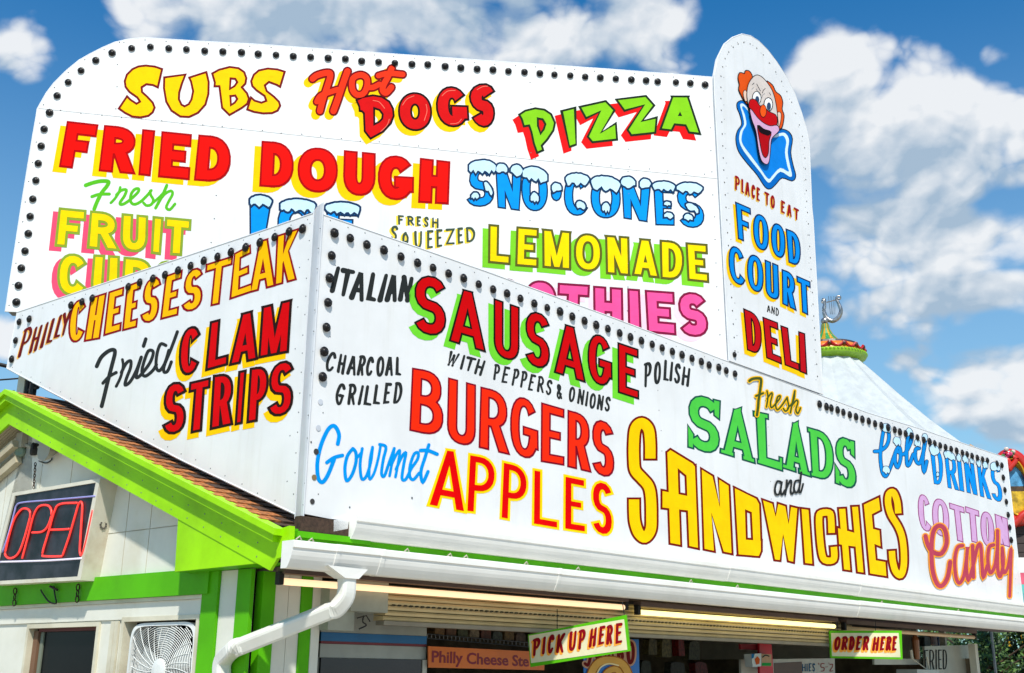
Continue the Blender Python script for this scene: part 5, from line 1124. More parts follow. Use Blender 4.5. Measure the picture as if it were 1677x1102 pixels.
# ================================================================== OPEN NEON SIGN
PO = PGf.back(.04)
on = thing('neon_open_sign', PO.at(60, 950, -.1), 'boxy neon OPEN sign with black face hanging under the green gable', 'sign')
face = [(20.4, 807), (164, 783), (131.5, 950), (-18, 958)]
fu = [PO.uv(*p) for p in face]
mb = MB(); DPT = .22
Fr = [PO.w(u, z, 0) for u, z in fu]; Bk = [PO.w(u, z, -DPT) for u, z in fu]
cen = sum(Fr, Vector((0, 0, 0)))/4
In = [p.lerp(cen, .075) for p in Fr]
mb.add(Fr+In, [(i, (i+1) % 4, 4+(i+1) % 4, 4+i) for i in range(4)]); mb.add(Fr+Bk, [(i, 4+i, 4+(i+1) % 4, (i+1) % 4) for i in range(4)]); mb.add(Bk, [(0, 1, 2, 3)])
M_CAB = mat('off_white_cabinet', (228, 222, 204), rough=.5, var=.05, dirt=.55, dirtcol=(150, 118, 72), k=.82)
mb.build('cabinet', M_CAB, on)
In2 = [p-PO.n*.012 for p in In]
mb = MB(); mb.add(In2, [(0, 1, 2, 3)]); mb.build('face_glass', mat('reflection_smeared_black_face', (40, 40, 46), rough=.3, var=.5, scale=3.5, k=1, spec=.3), on)  # lighter smudges paint a reflection smear into the black face
mb = MB()
for p in Fr: pass
mb.add(In+In2, [(i, (i+1) % 4, 4+(i+1) % 4, 4+i) for i in range(4)]); mb.build('face_rim', M_CAB, on)
NR = mat('red_neon', (255, 58, 50), emit=.52, rough=.4, var=0, k=1); NB = mat('violet_neon', (138, 138, 196), emit=.2, rough=.4, var=0, k=1)
def neon(pts, m, r, name, closed=False, sm=5):
    P_ = rp('S', *pts); P_ = smooth_pts(P_, sm, closed) if sm else P_
    mb = MB(); mb.tube([PO.at(x, y, -.001) for x, y in P_], r*.82, 7, closed=closed); mb.build(name, m, on, smooth=True)
neon((125, 282, 150, 300, 140, 365, 100, 490, 62, 528, 30, 520, 30, 480, 66, 350, 98, 295), NR, .0115, 'neon_letter', True)
neon((110, 532, 140, 420, 168, 315, 198, 270, 244, 270, 257, 310, 238, 370, 208, 398, 160, 402), NR, .0115, 'neon_letter')
neon((385, 254, 300, 260, 272, 296, 242, 400, 212, 505, 226, 520, 308, 520), NR, .0115, 'neon_letter'); neon((250, 388, 300, 387, 345, 384), NR, .0115, 'neon_letter')
neon((312, 516, 345, 420, 374, 320, 394, 256, 410, 264, 404, 380, 398, 495, 410, 510, 432, 430, 462, 290), NR, .0115, 'neon_letter')
neon((12, 500, 45, 400, 72, 300, 82, 268, 112, 252, 250, 240, 476, 220), NB, .010, 'neon_border'); neon((0, 548, 120, 545, 260, 540, 408, 530), mat('white_neon', (200, 196, 214), emit=.5, rough=.4, var=0, k=1), .010, 'neon_border')
# corporate sticker on the side is a dark worn rosette
ctr = Fr[1].lerp(Fr[2], .45).lerp(Bk[1].lerp(Bk[2], .45), .5); sn = (Fr[1]-Bk[1]).cross(Z).normalized()
if sn.dot(CAM-ctr) < 0: sn = -sn
mb = MB()
for k_ in range(9): a = k_*2*math.pi/9; ax_ = (Fr[1]-Bk[1]).normalized(); mb.lathe(ctr+sn*.002+ax_*math.cos(a)*.026+Z*math.sin(a)*.03, sn, [(.011, 0), (.009, .001), (.0005, .0012)], 6)
mb.build('worn_sticker', mat('worn_black_print', (96, 92, 84), rough=.7), on)
def chain(p, q, parent, n=None, r=.0045, L=.035):
    p, q = Vector(p), Vector(q); n = n or max(2, int((q-p).length/(L*.75))); mb = MB(); d = (q-p).normalized()
    for i in range(n):
        c = p.lerp(q, (i+.5)/n); sx = (PGf.d if i % 2 else PGf.n)
        mb.tube([c+d*math.cos(a)*L*.5+sx*math.sin(a)*L*.28 for a in [k2*math.pi/4 for k2 in range(8)]], r, 5, closed=True)
    return mb.build('chain', M_RUST, parent)
chain(PO.at(58, 758, -.12), PO.at(55, 800, -.12), on)
for x, y0_, y1_ in ((25, 963, 992), (128, 957, 986)): chain(PO.at(x, y0_, -.1), PO.at(x-2, y1_, -.1), on, n=3, L=.055, r=.006)
mb = MB(); mb.tube(smooth_pts([tuple(PO.at(*p, -.1)) for p in ((88, 960), (90, 975), (92, 988), (80, 985), (70, 972), (67, 966))], 4), .007, 6); mb.tube([PO.at(82, 960, -.1), PO.at(94, 966, -.1)], .01, 6); mb.build('power_cord', M_CABLE, on)
# ================================================================== FLOODLIGHT AT THE APEX
fl = thing('floodlight', PGf.at(50, 735, -.18), 'twin weathered floodlights on a junction box under the gable peak', 'lamp')
PX = PGf.back(.2)
cpt = lambda x, y, o=0.: PX.at(*rp('c', x, y), o)
M_FL = mat('weathered_lamp_grey', (186, 182, 166), rough=.6, dirt=.5, dirtcol=(110, 104, 90))
mb = MB(); mb.box(cpt(165, 600), (PX.d, Z, PX.n), (.055, .07, .05)); mb.build('junction_box', M_FL, fl)
mb = MB(); mb.lathe(cpt(325, 665, .08), PX.n, [(.02, -.09), (.075, -.04), (.105, .02), (.108, .03), (.0, .03)], 14); mb.build('lamp_head', M_FL, fl, smooth=False)
mb = MB(); mb.lathe(cpt(245, 660), (PX.n+PX.d*.4).normalized(), [(.0, -.05), (.05, -.05), (.062, .03), (.05, .04), (.001, .035)], 12); mb.build('lamp_socket', M_CABLE, fl)
mb = MB(); mb.lathe(cpt(150, 680), (PX.n+PX.d*-.6).normalized(), [(.0, -.04), (.045, -.04), (.055, .03), (.04, .045), (.001, .04)], 12); mb.build('lamp_socket', mat('greenish_socket', (120, 140, 120), rough=.5), fl)
mb = MB(); mb.tube(smooth_pts([tuple(cpt(*p)) for p in ((170, 620), (200, 640), (250, 650), (300, 640))], 4), .014, 7); mb.build('lamp_arm', M_FL, fl)
mb = MB(); mb.tube(smooth_pts([tuple(cpt(*p, -.02)) for p in ((240, 700), (290, 760), (350, 830), (410, 868), (462, 885))], 5), .008, 6); mb.tube(smooth_pts([tuple(cpt(*p)) for p in ((270, 740), (320, 755), (355, 735), (360, 715))], 4), .006, 5); mb.build('cable', M_CABLE, fl)
for i in range(2):   # pale conduit boards under the left slope
    mb = MB(); a = PGf.w(ua+.05, za-d_fas-.16-i*.14, -.12-i*.05); b = PGf.w(ua+3.5, rk(ua+3.5)-d_fas-.16-i*.14, -.12-i*.05); dd = (b-a).normalized()
    mb.box((a+b)/2, (dd, PGf.n, dd.cross(PGf.n)), ((b-a).length/2, .03, .035)); mb.build('soffit_trim', M_SOFC, st_)

# ================================================================== BOX FAN
fan = thing('box_fan', PGw.w((w2[0]+w2[1])/2, b2_+.02, .0), 'white square box fan set in the small window of the gable wall', 'fan')
fcx = ug(262, 1095); fw = (ug(211.5, 1060)-ug(321, 1050))*.5; fzc = zg(258, 1097)
fzt = (zg(211.5, 1023)+zg(319, 1015))/2; fh = fzt-fzc
fcx = (ug(211.5, 1060)+ug(321, 1050))/2
def rsq(u, v, rr, n=36, p=7):
    out = []
    for k_ in range(n): c, s_ = sq(2*math.pi*k_/n, p); out.append((fcx+u*c, fzc+v*s_))
    return out
M_FAN = mat('white_fan_plastic', (236, 238, 236), rough=.35, var=.02, dirt=.2, dirtcol=(190, 190, 180), k=.85)
mb = MB()
o1, i1 = rsq(fw, fh, 0), rsq(fw*.93, fh*.93, 0); n = len(o1)
A = [PGw.w(u, z, .0) for u, z in o1]; B = [PGw.w(u, z, .004) for u, z in i1]; C_ = [PGw.w(u, z, -.12) for u, z in o1]; D_ = [PGw.w(u, z, -.03) for u, z in i1]
mb.add(A+B, [(k_, (k_+1) % n, n+(k_+1) % n, n+k_) for k_ in range(n)]); mb.add(A+C_, [(k_, n+k_, n+(k_+1) % n, (k_+1) % n) for k_ in range(n)]); mb.add(B+D_, [(k_, (k_+1) % n, n+(k_+1) % n, n+k_) for k_ in range(n)])
mb.build('housing', M_FAN, fan)
mb = MB()
for r_ in [i/20 for i in range(4, 28)]:
    pts = []
    for k_ in range(48):
        a = 2*math.pi*k_/48; u, v = r_*fw*.93*math.cos(a), r_*fh*.93*math.sin(a)
        if max(abs(u)/(fw*.93), abs(v)/(fh*.93)) > .99 or (abs(u)/(fw*.93))**7+(abs(v)/(fh*.93))**7 > 1: pts.append(None)
        else: pts.append(PGw.w(fcx+u, fzc+v, .0))
    if None not in pts: mb.tube(pts, .0032, 4, closed=True)
    else:
        run = []
        for p in pts+pts[:1]:
            if p is None:
                if len(run) > 1: mb.tube(run, .0032, 4)
                run = []
            else: run.append(p)
        if len(run) > 1: mb.tube(run, .0032, 4)
mb.build('grille_rings', M_FAN, fan, stuff=True)
mb = MB()
for k_ in range(26):
    a = 2*math.pi*k_/26; pts = []
    for j in range(9):
        f_ = .18+j/8*1.2; aa = a+f_*.35; u, v = f_*fw*.93*math.cos(aa), f_*fh*.93*math.sin(aa)
        if (abs(u)/(fw*.93))**7+(abs(v)/(fh*.93))**7 > 1: break
        pts.append(PGw.w(fcx+u, fzc+v, .003))
    if len(pts) > 1: mb.tube(pts, .003, 4)
mb.build('grille_spokes', M_FAN, fan, stuff=True)
mb = MB(); mb.lathe(PGw.w(fcx, fzc, .0), PGw.n, [(.2*fw, 0), (.19*fw, .012), (.1*fw, .018), (.0005, .019)], 20); mb.build('hub_cap', M_FAN, fan)
for k_ in range(5):
    a = 2*math.pi*k_/5+.3; mb = MB(); P = []
    for f_, da in ((.15, -.2), (.5, -.42), (.82, -.38), (.84, .25), (.5, .28), (.15, .2)): P.append((f_, a+da))
    fr = [PGw.w(fcx+f_*fw*math.cos(q), fzc+f_*fw*math.sin(q), -.05-.03*math.sin((q-a)*2)) for f_, q in P]
    mb.prism(fr, [p-PGw.n*.004 for p in fr]); mb.build('blade', mat('grey_fan_blade', (196, 200, 198), rough=.4), fan)

# ================================================================== INSIDE THE SERVING WINDOW
def inner(name, rg, pts, back_, m, label, cat, th=.03, az=None, group=None):
    P_ = rp(rg, *pts) if rg else pts
    pl = PW.back(back_)
    if az is not None: pl = Pl(pl.at(*P_[0]), az)
    o = thing(name, pl.at(*P_[3]), label, cat, group); panel('board', pl, P_, 0, th, o, m=m, mside=m); return o, pl
# drinks cooler with blue band
ck = thing('drinks_cooler', PW.back(.35).at(530, 1102), 'grey upright cooler with a blue band, left inside the serving window', 'cooler')
pc = PW.back(.35)
M_GREY = mat('cooler_grey', (176, 180, 172), rough=.4, dirt=.3, dirtcol=(120, 130, 100)); M_CB = mat('cooler_blue_band', (8, 112, 172), rough=.35)
ecp = lambda *q: [pc.uv(*p) for p in rp('e', *q)]
u0c, u1c = pc.uv(525, 1050)[0], pc.uv(698, 1060)[0]
zc = [pc.uv(*rp('e', 530, y))[1] for y in (140, 232, 288, 305, 392)]
mb = MB(); mb.pbox(pc, u0c, u1c, .9, zc[0]+.12, -.6, -.02); mb.build('cabinet', M_GREY, ck)
mb = MB(); mb.pbox(pc, u0c, u1c, zc[1], zc[0]+.12, -.018, .0); mb.build('top_panel', M_GREY, ck)
mb = MB(); mb.pbox(pc, u0c, u1c, zc[2], zc[1]-.002, -.018, .004); mb.build('blue_band', M_CB, ck)
mb = MB(); mb.pbox(pc, u0c, u1c, zc[3], zc[2]-.002, -.018, .003); mb.build('red_band', mat('thin_red_band', (130, 40, 52)), ck)
mb = MB(); mb.pbox(pc, u0c, u1c, zc[4], zc[3]-.002, -.018, .0); mb.build('header_panel', M_GREY, ck)
mb = MB(); mb.pbox(pc, u0c+.01, u1c-.05, .92, zc[4]-.004, -.016, .006); mb.build('glass_door', M_BLK, ck)
mb = MB(); mb.pbox(pc, u1c-.048, u1c, .92, zc[4]-.004, -.016, .016); mb.build('door_frame', mat('pale_door_frame', (206, 202, 186)), ck)
# orange banner with printed words
bn, bp = inner('orange_banner', 'e', (884, 312, 1650, 351, 1642, 469, 886, 452), .30, mat('orange_banner_vinyl', (238, 120, 34), rough=.45, var=.04, emit=0), 'orange Philly Cheese Steak banner hanging inside the serving window', 'banner', th=.01)
def text_mesh(txt, pl, p0, p1, hpx, off, m, parent, label, squeeze=1.):
    """built-in font text between two photo points along its baseline"""
    cu = bpy.data.curves.new('printed_text', 'FONT'); cu.body = txt; cu.resolution_u = 3; cu.offset = .022; ob = bpy.data.objects.new('tmp', cu); COL.objects.link(ob)
    bpy.context.view_layer.update(); me = bpy.data.meshes.new_from_object(ob); bpy.data.objects.remove(ob)
    xs = [v.co.x for v in me.vertices]; ys = [v.co.y for v in me.vertices]; x0, x1 = min(xs), max(xs); yh = .70
    a, b = pl.uv(*p0), pl.uv(*p1); hz = pl.uv(p0[0], p0[1]-hpx)[1]-a[1]
    vs = [pl.w(a[0]+(b[0]-a[0])*(v.co.x-x0)/(x1-x0), a[1]+(b[1]-a[1])*(v.co.x-x0)/(x1-x0)+v.co.y/yh*hz, off) for v in me.vertices]
    fs_ = [tuple(p.vertices) for p in me.polygons]; bpy.data.meshes.remove(me)
    return mk('printed_text', vs, fs_, m, parent, label=label)
e1_, e2_ = rp('e', 905, 415, 1705, 452)
text_mesh('Philly Cheese Ste', bp, e1_, rp('e', 1540, 444), 18.5, .003, mat('maroon_print', (140, 16, 40), rough=.5), bn, 'maroon Philly Cheese Ste print')
# shelf above the banner
shf = thing('wire_shelf', PW.back(.5).at(720, 1045), 'wire shelf of packaged buns above the orange banner', 'shelf')
psf = PW.back(.5)
mb = MB()
for k_ in range(30): x = 700+k_*6.6; y = 1038+(x-700)*.085; mb.tube([psf.at(x, y, 0), psf.at(x, y+6, 0)], .0035, 4)
for dy in (0, 7): mb.tube([psf.at(700, 1038+dy), psf.at(900, 1055+dy)], .005, 5)
mb.build('shelf_rail', M_METAL, shf)
bag_cols = [(150, 110, 60), (120, 80, 48), (90, 96, 60), (160, 140, 110), (110, 60, 40), (80, 90, 80)]
def blob_box(pl, x, y, wpx, hpx, col, dpt, name, label, cat, group, tilt=0):
    u, z = pl.uv(x, y); wv = abs(pl.uv(x+wpx, y)[0]-u); hv = abs(pl.uv(x, y-hpx)[1]-z)
    mb = MB(); prof_ = [(-1, 0), (-1.04, .4), (-.9, .92), (-.3, 1.03), (.4, 1.0), (.92, .9), (1.04, .45), (1, 0)]
    fr = [pl.w(u+wv/2*(1+a_*.96)+tilt*b_*wv*.1, z+hv*b_, .0) for a_, b_ in prof_]; bk = [p-pl.n*dpt for p in fr]
    mb.prism(fr, bk); o = mb.build(name, mat('pack_%d_%d_%d' % col, col, rough=.5, var=.25, scale=30), None); tag(o, label, cat, group); return o
for i in range(9):
    blob_box(psf.back(.06), 712+i*19, 1039+i*1.6, 16, 16+random.randint(-3, 4), (bag_cols+[(130, 100, 50), (96, 74, 60), (84, 92, 50)])[i], .15, 'bread_bag', '%s bag of buns, %s on the wire shelf above the banner' % (('tan', 'dark brown', 'olive', 'beige', 'rusty', 'grey green', 'ochre', 'umber', 'moss')[i], ('leftmost', 'second from left', 'third from left', 'fourth from left', 'in the middle', 'fourth from right', 'third from right', 'second from right', 'rightmost')[i]), 'bag', 'bags of buns on the wire shelf')
# poster with jumbo snack
jp, jl = inner('jumbo_poster', 'f', (500, 330, 975, 352, 985, 800, 505, 790), .25, mat('poster_blue', (24, 118, 200), rough=.4), 'blue JUMBO poster with a golden pretzel behind the PICK UP HERE sign', 'poster', th=.008)
casual_word(jl, 'f', [('J', 0, 0, 1, 0, 1, 1, 0, 1)] and [('U', 600, 430, 660, 430, 660, 530, 600, 530), ('M', 0, 0, 1, 1, 1, 1, 0, 1)][:1]+[('B', 780, 400, 850, 395, 850, 540, 790, 540), ('O', 865, 370, 945, 365, 945, 560, 870, 570)], 26, (112, 28, 26), ((196, 150, 120), (0, 0), 8), jp, 'maroon JUMBO lettering', off=.003)
wj = Word(jl, .003, 'f'); wj.path((520, 420, 545, 420, 560, 500, 540, 570, 515, 560), 26); wj.path((690, 540, 690, 430, 720, 490, 750, 425, 755, 540), 22, sm=0)
wj.layer((196, 150, 120), 8).layer((112, 28, 26), 0); wj.done(jp, 'maroon JUMBO letters J and M')
wj = Word(jl, .008, 'f'); wj.path((600, 800, 560, 680, 620, 560, 720, 530, 830, 560, 890, 670, 860, 800), 60); wj.path((640, 800, 700, 640, 800, 620, 850, 800), 46); wj.layer((170, 100, 40), 5).layer((226, 170, 84), 0)
wj.fn = []; wj.path((610, 660, 650, 590, 720, 560, 800, 575), 12); wj.path((700, 740, 740, 700, 780, 720), 14); wj.layer((246, 226, 170), 0); wj.done(jp, 'golden pretzel picture', name='pretzel_picture')
# aprons / clutter hanging in the dark middle, red sign, snack box, price board
pm = PW.back(1.6)
for i, (x, y, wv, h_, c) in enumerate(((1062, 1066, 14, 26, (110, 100, 60)), (1084, 1070, 16, 30, (130, 118, 70)), (1112, 1068, 10, 28, (150, 44, 34)), (1128, 1074, 18, 30, (90, 88, 58)), (1050, 1098, 16, 22, (60, 66, 52)), (1098, 1098, 24, 20, (70, 70, 60)), (1140, 1100, 20, 22, (120, 40, 34)))):
    blob_box(pm, x, y+6, wv, h_, c, .1, 'hanging_cloth', ('upper left olive', 'upper khaki', 'narrow upper red', 'upper right olive', 'lower left grey green', 'lower middle grey brown', 'lower right red')[i]+' cloth hanging in the dark kitchen right of the blue poster', 'cloth', 'cloths hanging inside the kitchen', tilt=random.uniform(-1, 1))
rs, rpl = inner('red_sign_board', 'g', (540, 475, 668, 485, 690, 800, 545, 800), .40, mat('red_board', (214, 30, 48), rough=.45), 'narrow red board standing inside the serving window', 'board')
rs2, _ = inner('dark_red_awning', 'g', (340, 480, 545, 482, 545, 545, 345, 538), .45, mat('dark_red_cloth', (150, 24, 34), rough=.7), 'short dark red cloth strip hanging left of the red board', 'cloth')
bx, bxl = inner('snack_carton', 'g', (452, 585, 560, 580, 560, 715, 470, 725), .30, mat('carton_white', (214, 220, 214)), 'small white carton with an orange picture inside the serving window', 'box', th=.1)
wj = Word(bxl, .002, 'g'); wj.poly((490, 640, 520, 610, 545, 640, 540, 690, 505, 700)); wj.layer((200, 90, 40), 0); wj.fn = []; wj.poly((455, 588, 490, 584, 480, 625, 458, 640)); wj.layer((30, 110, 160), 0); wj.done(bx, name='printed_picture')
bx2, b2l = inner('snack_carton', 'g', (562, 585, 668, 590, 668, 715, 565, 715), .30, mat('carton_tan', (196, 150, 104)), 'tan and green carton next to the white carton', 'box', th=.1)
wj = Word(b2l, .002, 'g'); wj.poly((568, 680, 664, 680, 664, 712, 568, 712)); wj.layer((40, 150, 70), 0); wj.fn = []; wj.path((575, 620, 605, 600, 640, 610), 12); wj.layer((24, 60, 60), 0); wj.done(bx2, name='printed_picture')
pb, pbl = inner('price_board', 'g', (345, 645, 1335, 632, 1340, 850, 350, 850), .55, mat('price_board_white', (206, 204, 190), rough=.5), 'off white price board lettered HIES at the back of the serving window', 'sign')
panel('brown_panel', pbl, rp('g', 690, 682, 985, 668, 992, 850, 695, 850), .004, .003, pb, m=mat('brown_board', (96, 62, 40)), mside=M_DARK)
casual_word(pbl, 'g', [('H', 990, 690, 1030, 688, 1030, 770, 992, 772), ('I', 1036, 688, 1052, 688, 1052, 770, 1038, 770), ('E', 1060, 686, 1092, 685, 1092, 770, 1062, 772), ('S', 1098, 686, 1130, 685, 1130, 770, 1098, 772)], 9, (30, 84, 120), None, pb, 'blue HIES lettering', off=.004)
wj = Word(pbl, .004, 'g'); wj.path((1165, 682, 1170, 700), 6, sm=0); wj.path((1225, 690, 1195, 690, 1192, 725, 1222, 730, 1222, 762, 1192, 768), 8); wj.path((1240, 725, 1262, 722), 6, sm=0); wj.path((1272, 678, 1276, 690), 5, sm=0); wj.path((1284, 700, 1312, 695, 1310, 725, 1284, 765, 1318, 764), 8); wj.layer((150, 50, 52), 0); wj.done(pb, 'dark red prices 5 and 2')
# black letter FRIED menu panel near the far end
fpn, fpl = inner('menu_panel', 'h', (866, 290, 1298, 278, 1308, 620, 880, 620), .18, mat('menu_panel_grey', (168, 164, 148), rough=.3, dirt=.4, dirtcol=(120, 110, 90)), 'grey menu panel lettered FRIED at the far end of the counter', 'sign')
block_word(fpl, 'h', [('F', 862, 320, 898, 318, 900, 482, 872, 484), ('R', 905, 318, 948, 316, 950, 480, 908, 482), ('I', 955, 316, 968, 316, 970, 480, 957, 480), ('E', 976, 316, 1008, 316, 1010, 480, 980, 480), ('D', 1014, 316, 1052, 316, 1052, 480, 1016, 480)], 10, 1, (26, 26, 28), None, None, fpn, 'black FRIED lettering', off=.003)
inner('white_shelf_edge', 'h', (458, 392, 895, 392, 895, 440, 458, 440), .28, mat('shelf_white', (206, 204, 186)), 'white shelf edge below the ORDER HERE sign', 'shelf')
inner('cash_register', 'h', (805, 478, 985, 485, 990, 560, 808, 560), .1, mat('register_white', (196, 200, 190)), 'pale cash register top on the counter by the menu panel', 'register', th=.3)
o = mk('utensil', [], [], M_TRIM) if False else None
mb = MB(); pu_ = PW.back(.15); hq = lambda x, y: pu_.at(*rp('h', x, y)); mb.tube([hq(755, 320), hq(765, 390)], .022, 7); mb.tube([hq(765, 390), hq(880, 475)], .008, 6); mb.tube([hq(885, 380), hq(905, 475)], .014, 6); ob = mb.build('folding_bracket', M_TRIM); tag(ob, 'pale folding bracket leaning beside the menu panel', 'bracket')
mb = MB(); mb.lathe(hq(797, 300), Z, [(.0, -.16), (.035, -.16), (.045, -.02), (.05, .1), (.03, .16), (.0, .18)], 10); ob = mb.build('soap_bottle', mat('brown_bottle', (150, 92, 50), rough=.3)); tag(ob, 'brown bottle hanging near the FRIED panel', 'bottle')
for i, (x, y, c) in enumerate(((870, 245, (70, 80, 74)), (920, 235, (130, 70, 44)), (985, 245, (26, 66, 120)))):
    o = blob_box(PW.back(.6), *rp('h', x, y+45), 10+i, 16, c, .12, 'stock_bag', ('grey green', 'brown', 'dark blue')[i]+' bag of stock above the FRIED menu panel', 'bag', None)

# ================================================================== CAROUSEL TOP
def far_pt(x, y, dist):
    r = ray(x, y); return CAM+r*(dist/math.hypot(r.x, r.y))
ca = far_pt(1364, 700, 40.); AX = Vector((ca.x, ca.y, 0))
def zf(y, x=1364): return far_pt(x, y, 40.).z
px = 40./F
car = thing('carousel', AX, 'white tent topped carousel with ornate crown behind the long sign', 'carousel')
def rad(x1, y): return abs((far_pt(x1, y, 40.)-far_pt(1364, y, 40.)).length)
prof = [(rad(1419, 600), zf(596)), (rad(1440, 620), zf(617)), (rad(1478, 661), zf(655)), (rad(1526, 709), zf(700)), (rad(1600, 772), zf(760)), (rad(1660, 820), zf(800))]
mb = MB(); seg = 16
vt = []; 
for (r_, z_) in prof:
    for k_ in range(seg*2):
        A_ = math.pi*k_/seg; rr = r_*(1 if k_ % 2 == 0 else .93); vt.append((AX.x+rr*math.cos(A_), AX.y+rr*math.sin(A_), z_))
n = seg*2; mb.add(vt, [(i*n+k_, i*n+(k_+1) % n, (i+1)*n+(k_+1) % n, (i+1)*n+k_) for i in range(len(prof)-1) for k_ in range(n)])
mb.build('tent_roof', mat('white_canvas', (236, 242, 244), rough=.6, var=.05, k=.56, spec=.1), car, smooth=False)
zr = zf(590); rr_ = rad(1428, 585)
M_GOLD = mat('gold_trim', (226, 170, 30), rough=.35, metal=.4); M_CG = mat('carousel_green', (40, 150, 80), rough=.4); M_CR = mat('carousel_red', (196, 28, 24), rough=.4); M_CLIME = mat('carousel_lime', (150, 200, 40), rough=.4)
mb = MB(); mb.lathe((AX.x, AX.y, 0), Z, [(rr_*.8, zr-.12), (rr_, zr), (rr_*1.02, zr+.08), (rr_*.97, zr+.16)], 32, 0); mb.build('crown_rim', M_CLIME, car)
mb = MB(); mb.lathe((AX.x, AX.y, 0), Z, [(rr_*.97, zr+.16), (rr_*.93, zr+.3), (rr_*.84, zr+.42)], 32, 0); mb.build('crown_band', mat('band_orange', (236, 130, 30), rough=.4), car)
mb = MB(); mb.lathe((AX.x, AX.y, 0), Z, [(rr_*.84, zr+.42), (rr_*.82, zr+.5), (rr_*.6, zr+.56), (rr_*.35, zr+.6)], 32, 0); mb.build('crown_shelf', mat('dark_shelf', (70, 60, 60)), car)
mb = MB(); mb.lathe((AX.x, AX.y, 0), -Z, [(rr_*.99, -zr-.01), (rr_*.9, -zr+.06), (rr_*.78, -zr+.08)], 32); mb.build('crown_soffit', M_GOLD, car)
for k_ in range(16):
    A_ = 2*math.pi*k_/16; dr = Vector((math.cos(A_), math.sin(A_), 0)); tn = Vector((-dr.y, dr.x, 0)); c = AX+dr*rr_*.96
    mb = MB(); pts = [c+tn*(t_-.5)*rr_*.36+Z*(zr+.36-.16*math.sin(math.pi*t_)) for t_ in [q/6 for q in range(7)]]; mb.tube(pts, .045, 6, 0); mb.build('swag', M_CR, car)
    mb = MB(); mb.lathe(c+tn*rr_*.18+Z*(zr+.3), dr, [(.07, 0), (.06, .05), (.01, .07)], 8); mb.build('rosette', mat('dark_rosette', (90, 40, 30)), car)
mb = MB()
for k_ in range(64): A_ = 2*math.pi*k_/64; mb.lathe(AX+Vector((math.cos(A_), math.sin(A_), 0))*rr_*1.0+Z*(zr+.1), Vector((math.cos(A_), math.sin(A_), .2)), [(.045, 0), (.035, .04), (.001, .055)], 6)
mb.build('crown_beading', M_CLIME, car)
zt2 = zf(530); zb2 = zr+.56
for k_ in range(20):
    A0, A1 = 2*math.pi*k_/20, 2*math.pi*(k_+.96)/20; mb = MB(); rings = []
    for f_ in (0, .25, .5, .75, 1.): 
        r_ = rr_*(.42*(1-f_)**2+.08+.02*f_); z_ = zb2+(zt2-zb2)*f_
        rings.append([AX+Vector((math.cos(a_)*r_, math.sin(a_)*r_, z_)) for a_ in (A0, (A0+A1)/2, A1)])
    vv = [p for q in rings for p in q]; mb.add(vv, [(i*3+j, i*3+j+1, i*3+j+4, i*3+j+3) for i in range(4) for j in range(2)]); mb.build('crown_leaf', M_GOLD if k_ % 2 else M_CG, car)
fin = thing('lyre_finial', AX+Z*zt2, 'silver lyre finial on a ball at the very top of the carousel crown', 'finial')
M_SIL = mat('aged_silver', (182, 178, 176), rough=.3, metal=.85, var=.15, scale=8)
mb = MB(); mb.lathe(AX+Z*(zt2+.12), Z, [(.0, -.14)]+[(.14*math.cos(t_), .14*math.sin(t_)) for t_ in [R(-80+20*i) for i in range(9)]]+[(.0, .14)], 12); mb.build('ball', M_SIL, fin, smooth=True)
ap = lambda x, y: far_pt(*rp('a', x, y), 40.)
mb = MB(); mb.tube(smooth_pts([tuple(ap(*p)) for p in ((68, 120), (62, 135), (78, 143), (84, 125), (70, 117), (80, 150), (76, 190), (90, 235), (130, 258), (170, 235), (186, 190), (170, 145), (158, 118), (165, 98), (182, 102), (180, 118), (168, 114))], 4), [.028+.055*math.sin(math.pi*i/64)**3 for i in range(65)], 8); mb.build('frame', M_SIL, fin, smooth=True)
for x0, x1 in ((105, 118), (121, 128), (138, 134), (148, 146)): mb = MB(); mb.tube([ap(x0, 98), ap(x1, 215)], .012, 5); mb.build('string', M_SIL, fin)
mb = MB(); mb.tube([ap(92, 138), ap(152, 122)], .022, 6); mb.build('crossbar', M_SIL, fin)
mb = MB()
for k_ in range(12): A_ = 2*math.pi*k_/12; r_ = prof[-1][0]*.93; mb.tube([AX+Vector((math.cos(A_)*r_, math.sin(A_)*r_, 0)), AX+Vector((math.cos(A_)*r_, math.sin(A_)*r_, prof[-1][1]))], .08, 6)
mb.build('tent_poles', M_GOLD, car)

# ================================================================== CARNIVAL RIDE FRONT AT THE RIGHT EDGE
rc = far_pt(1690, 800, 24.); PR = Pl(rc, 100)
rd_ = thing('carnival_ride', Vector((rc.x, rc.y, 0)), 'ornate red and gold carnival ride front at the right edge, with round painted panel', 'ride')
mp = 24./F
cc = PR.at(*rp('P', 1165, 655)); RX = .62
def ringpts(rx, rz, off, n=40): return [cc+PR.d*rx*math.cos(2*math.pi*k_/n)+Z*rz*math.sin(2*math.pi*k_/n)+PR.n*off for k_ in range(n)]
rx_ = 1.12; cc = PR.at(1660, 798)
mb = MB(); mb.tube(ringpts(.33, .66, .02), .11, 8, closed=True); mb.build('medallion_ring', mat('ride_red', (214, 40, 20), rough=.3, coat=.4), rd_, smooth=True)
mb = MB(); mb.tube(ringpts(.235, .55, .1), .022, 6, closed=True); mb.build('medallion_bead', M_GOLD, rd_, smooth=True)
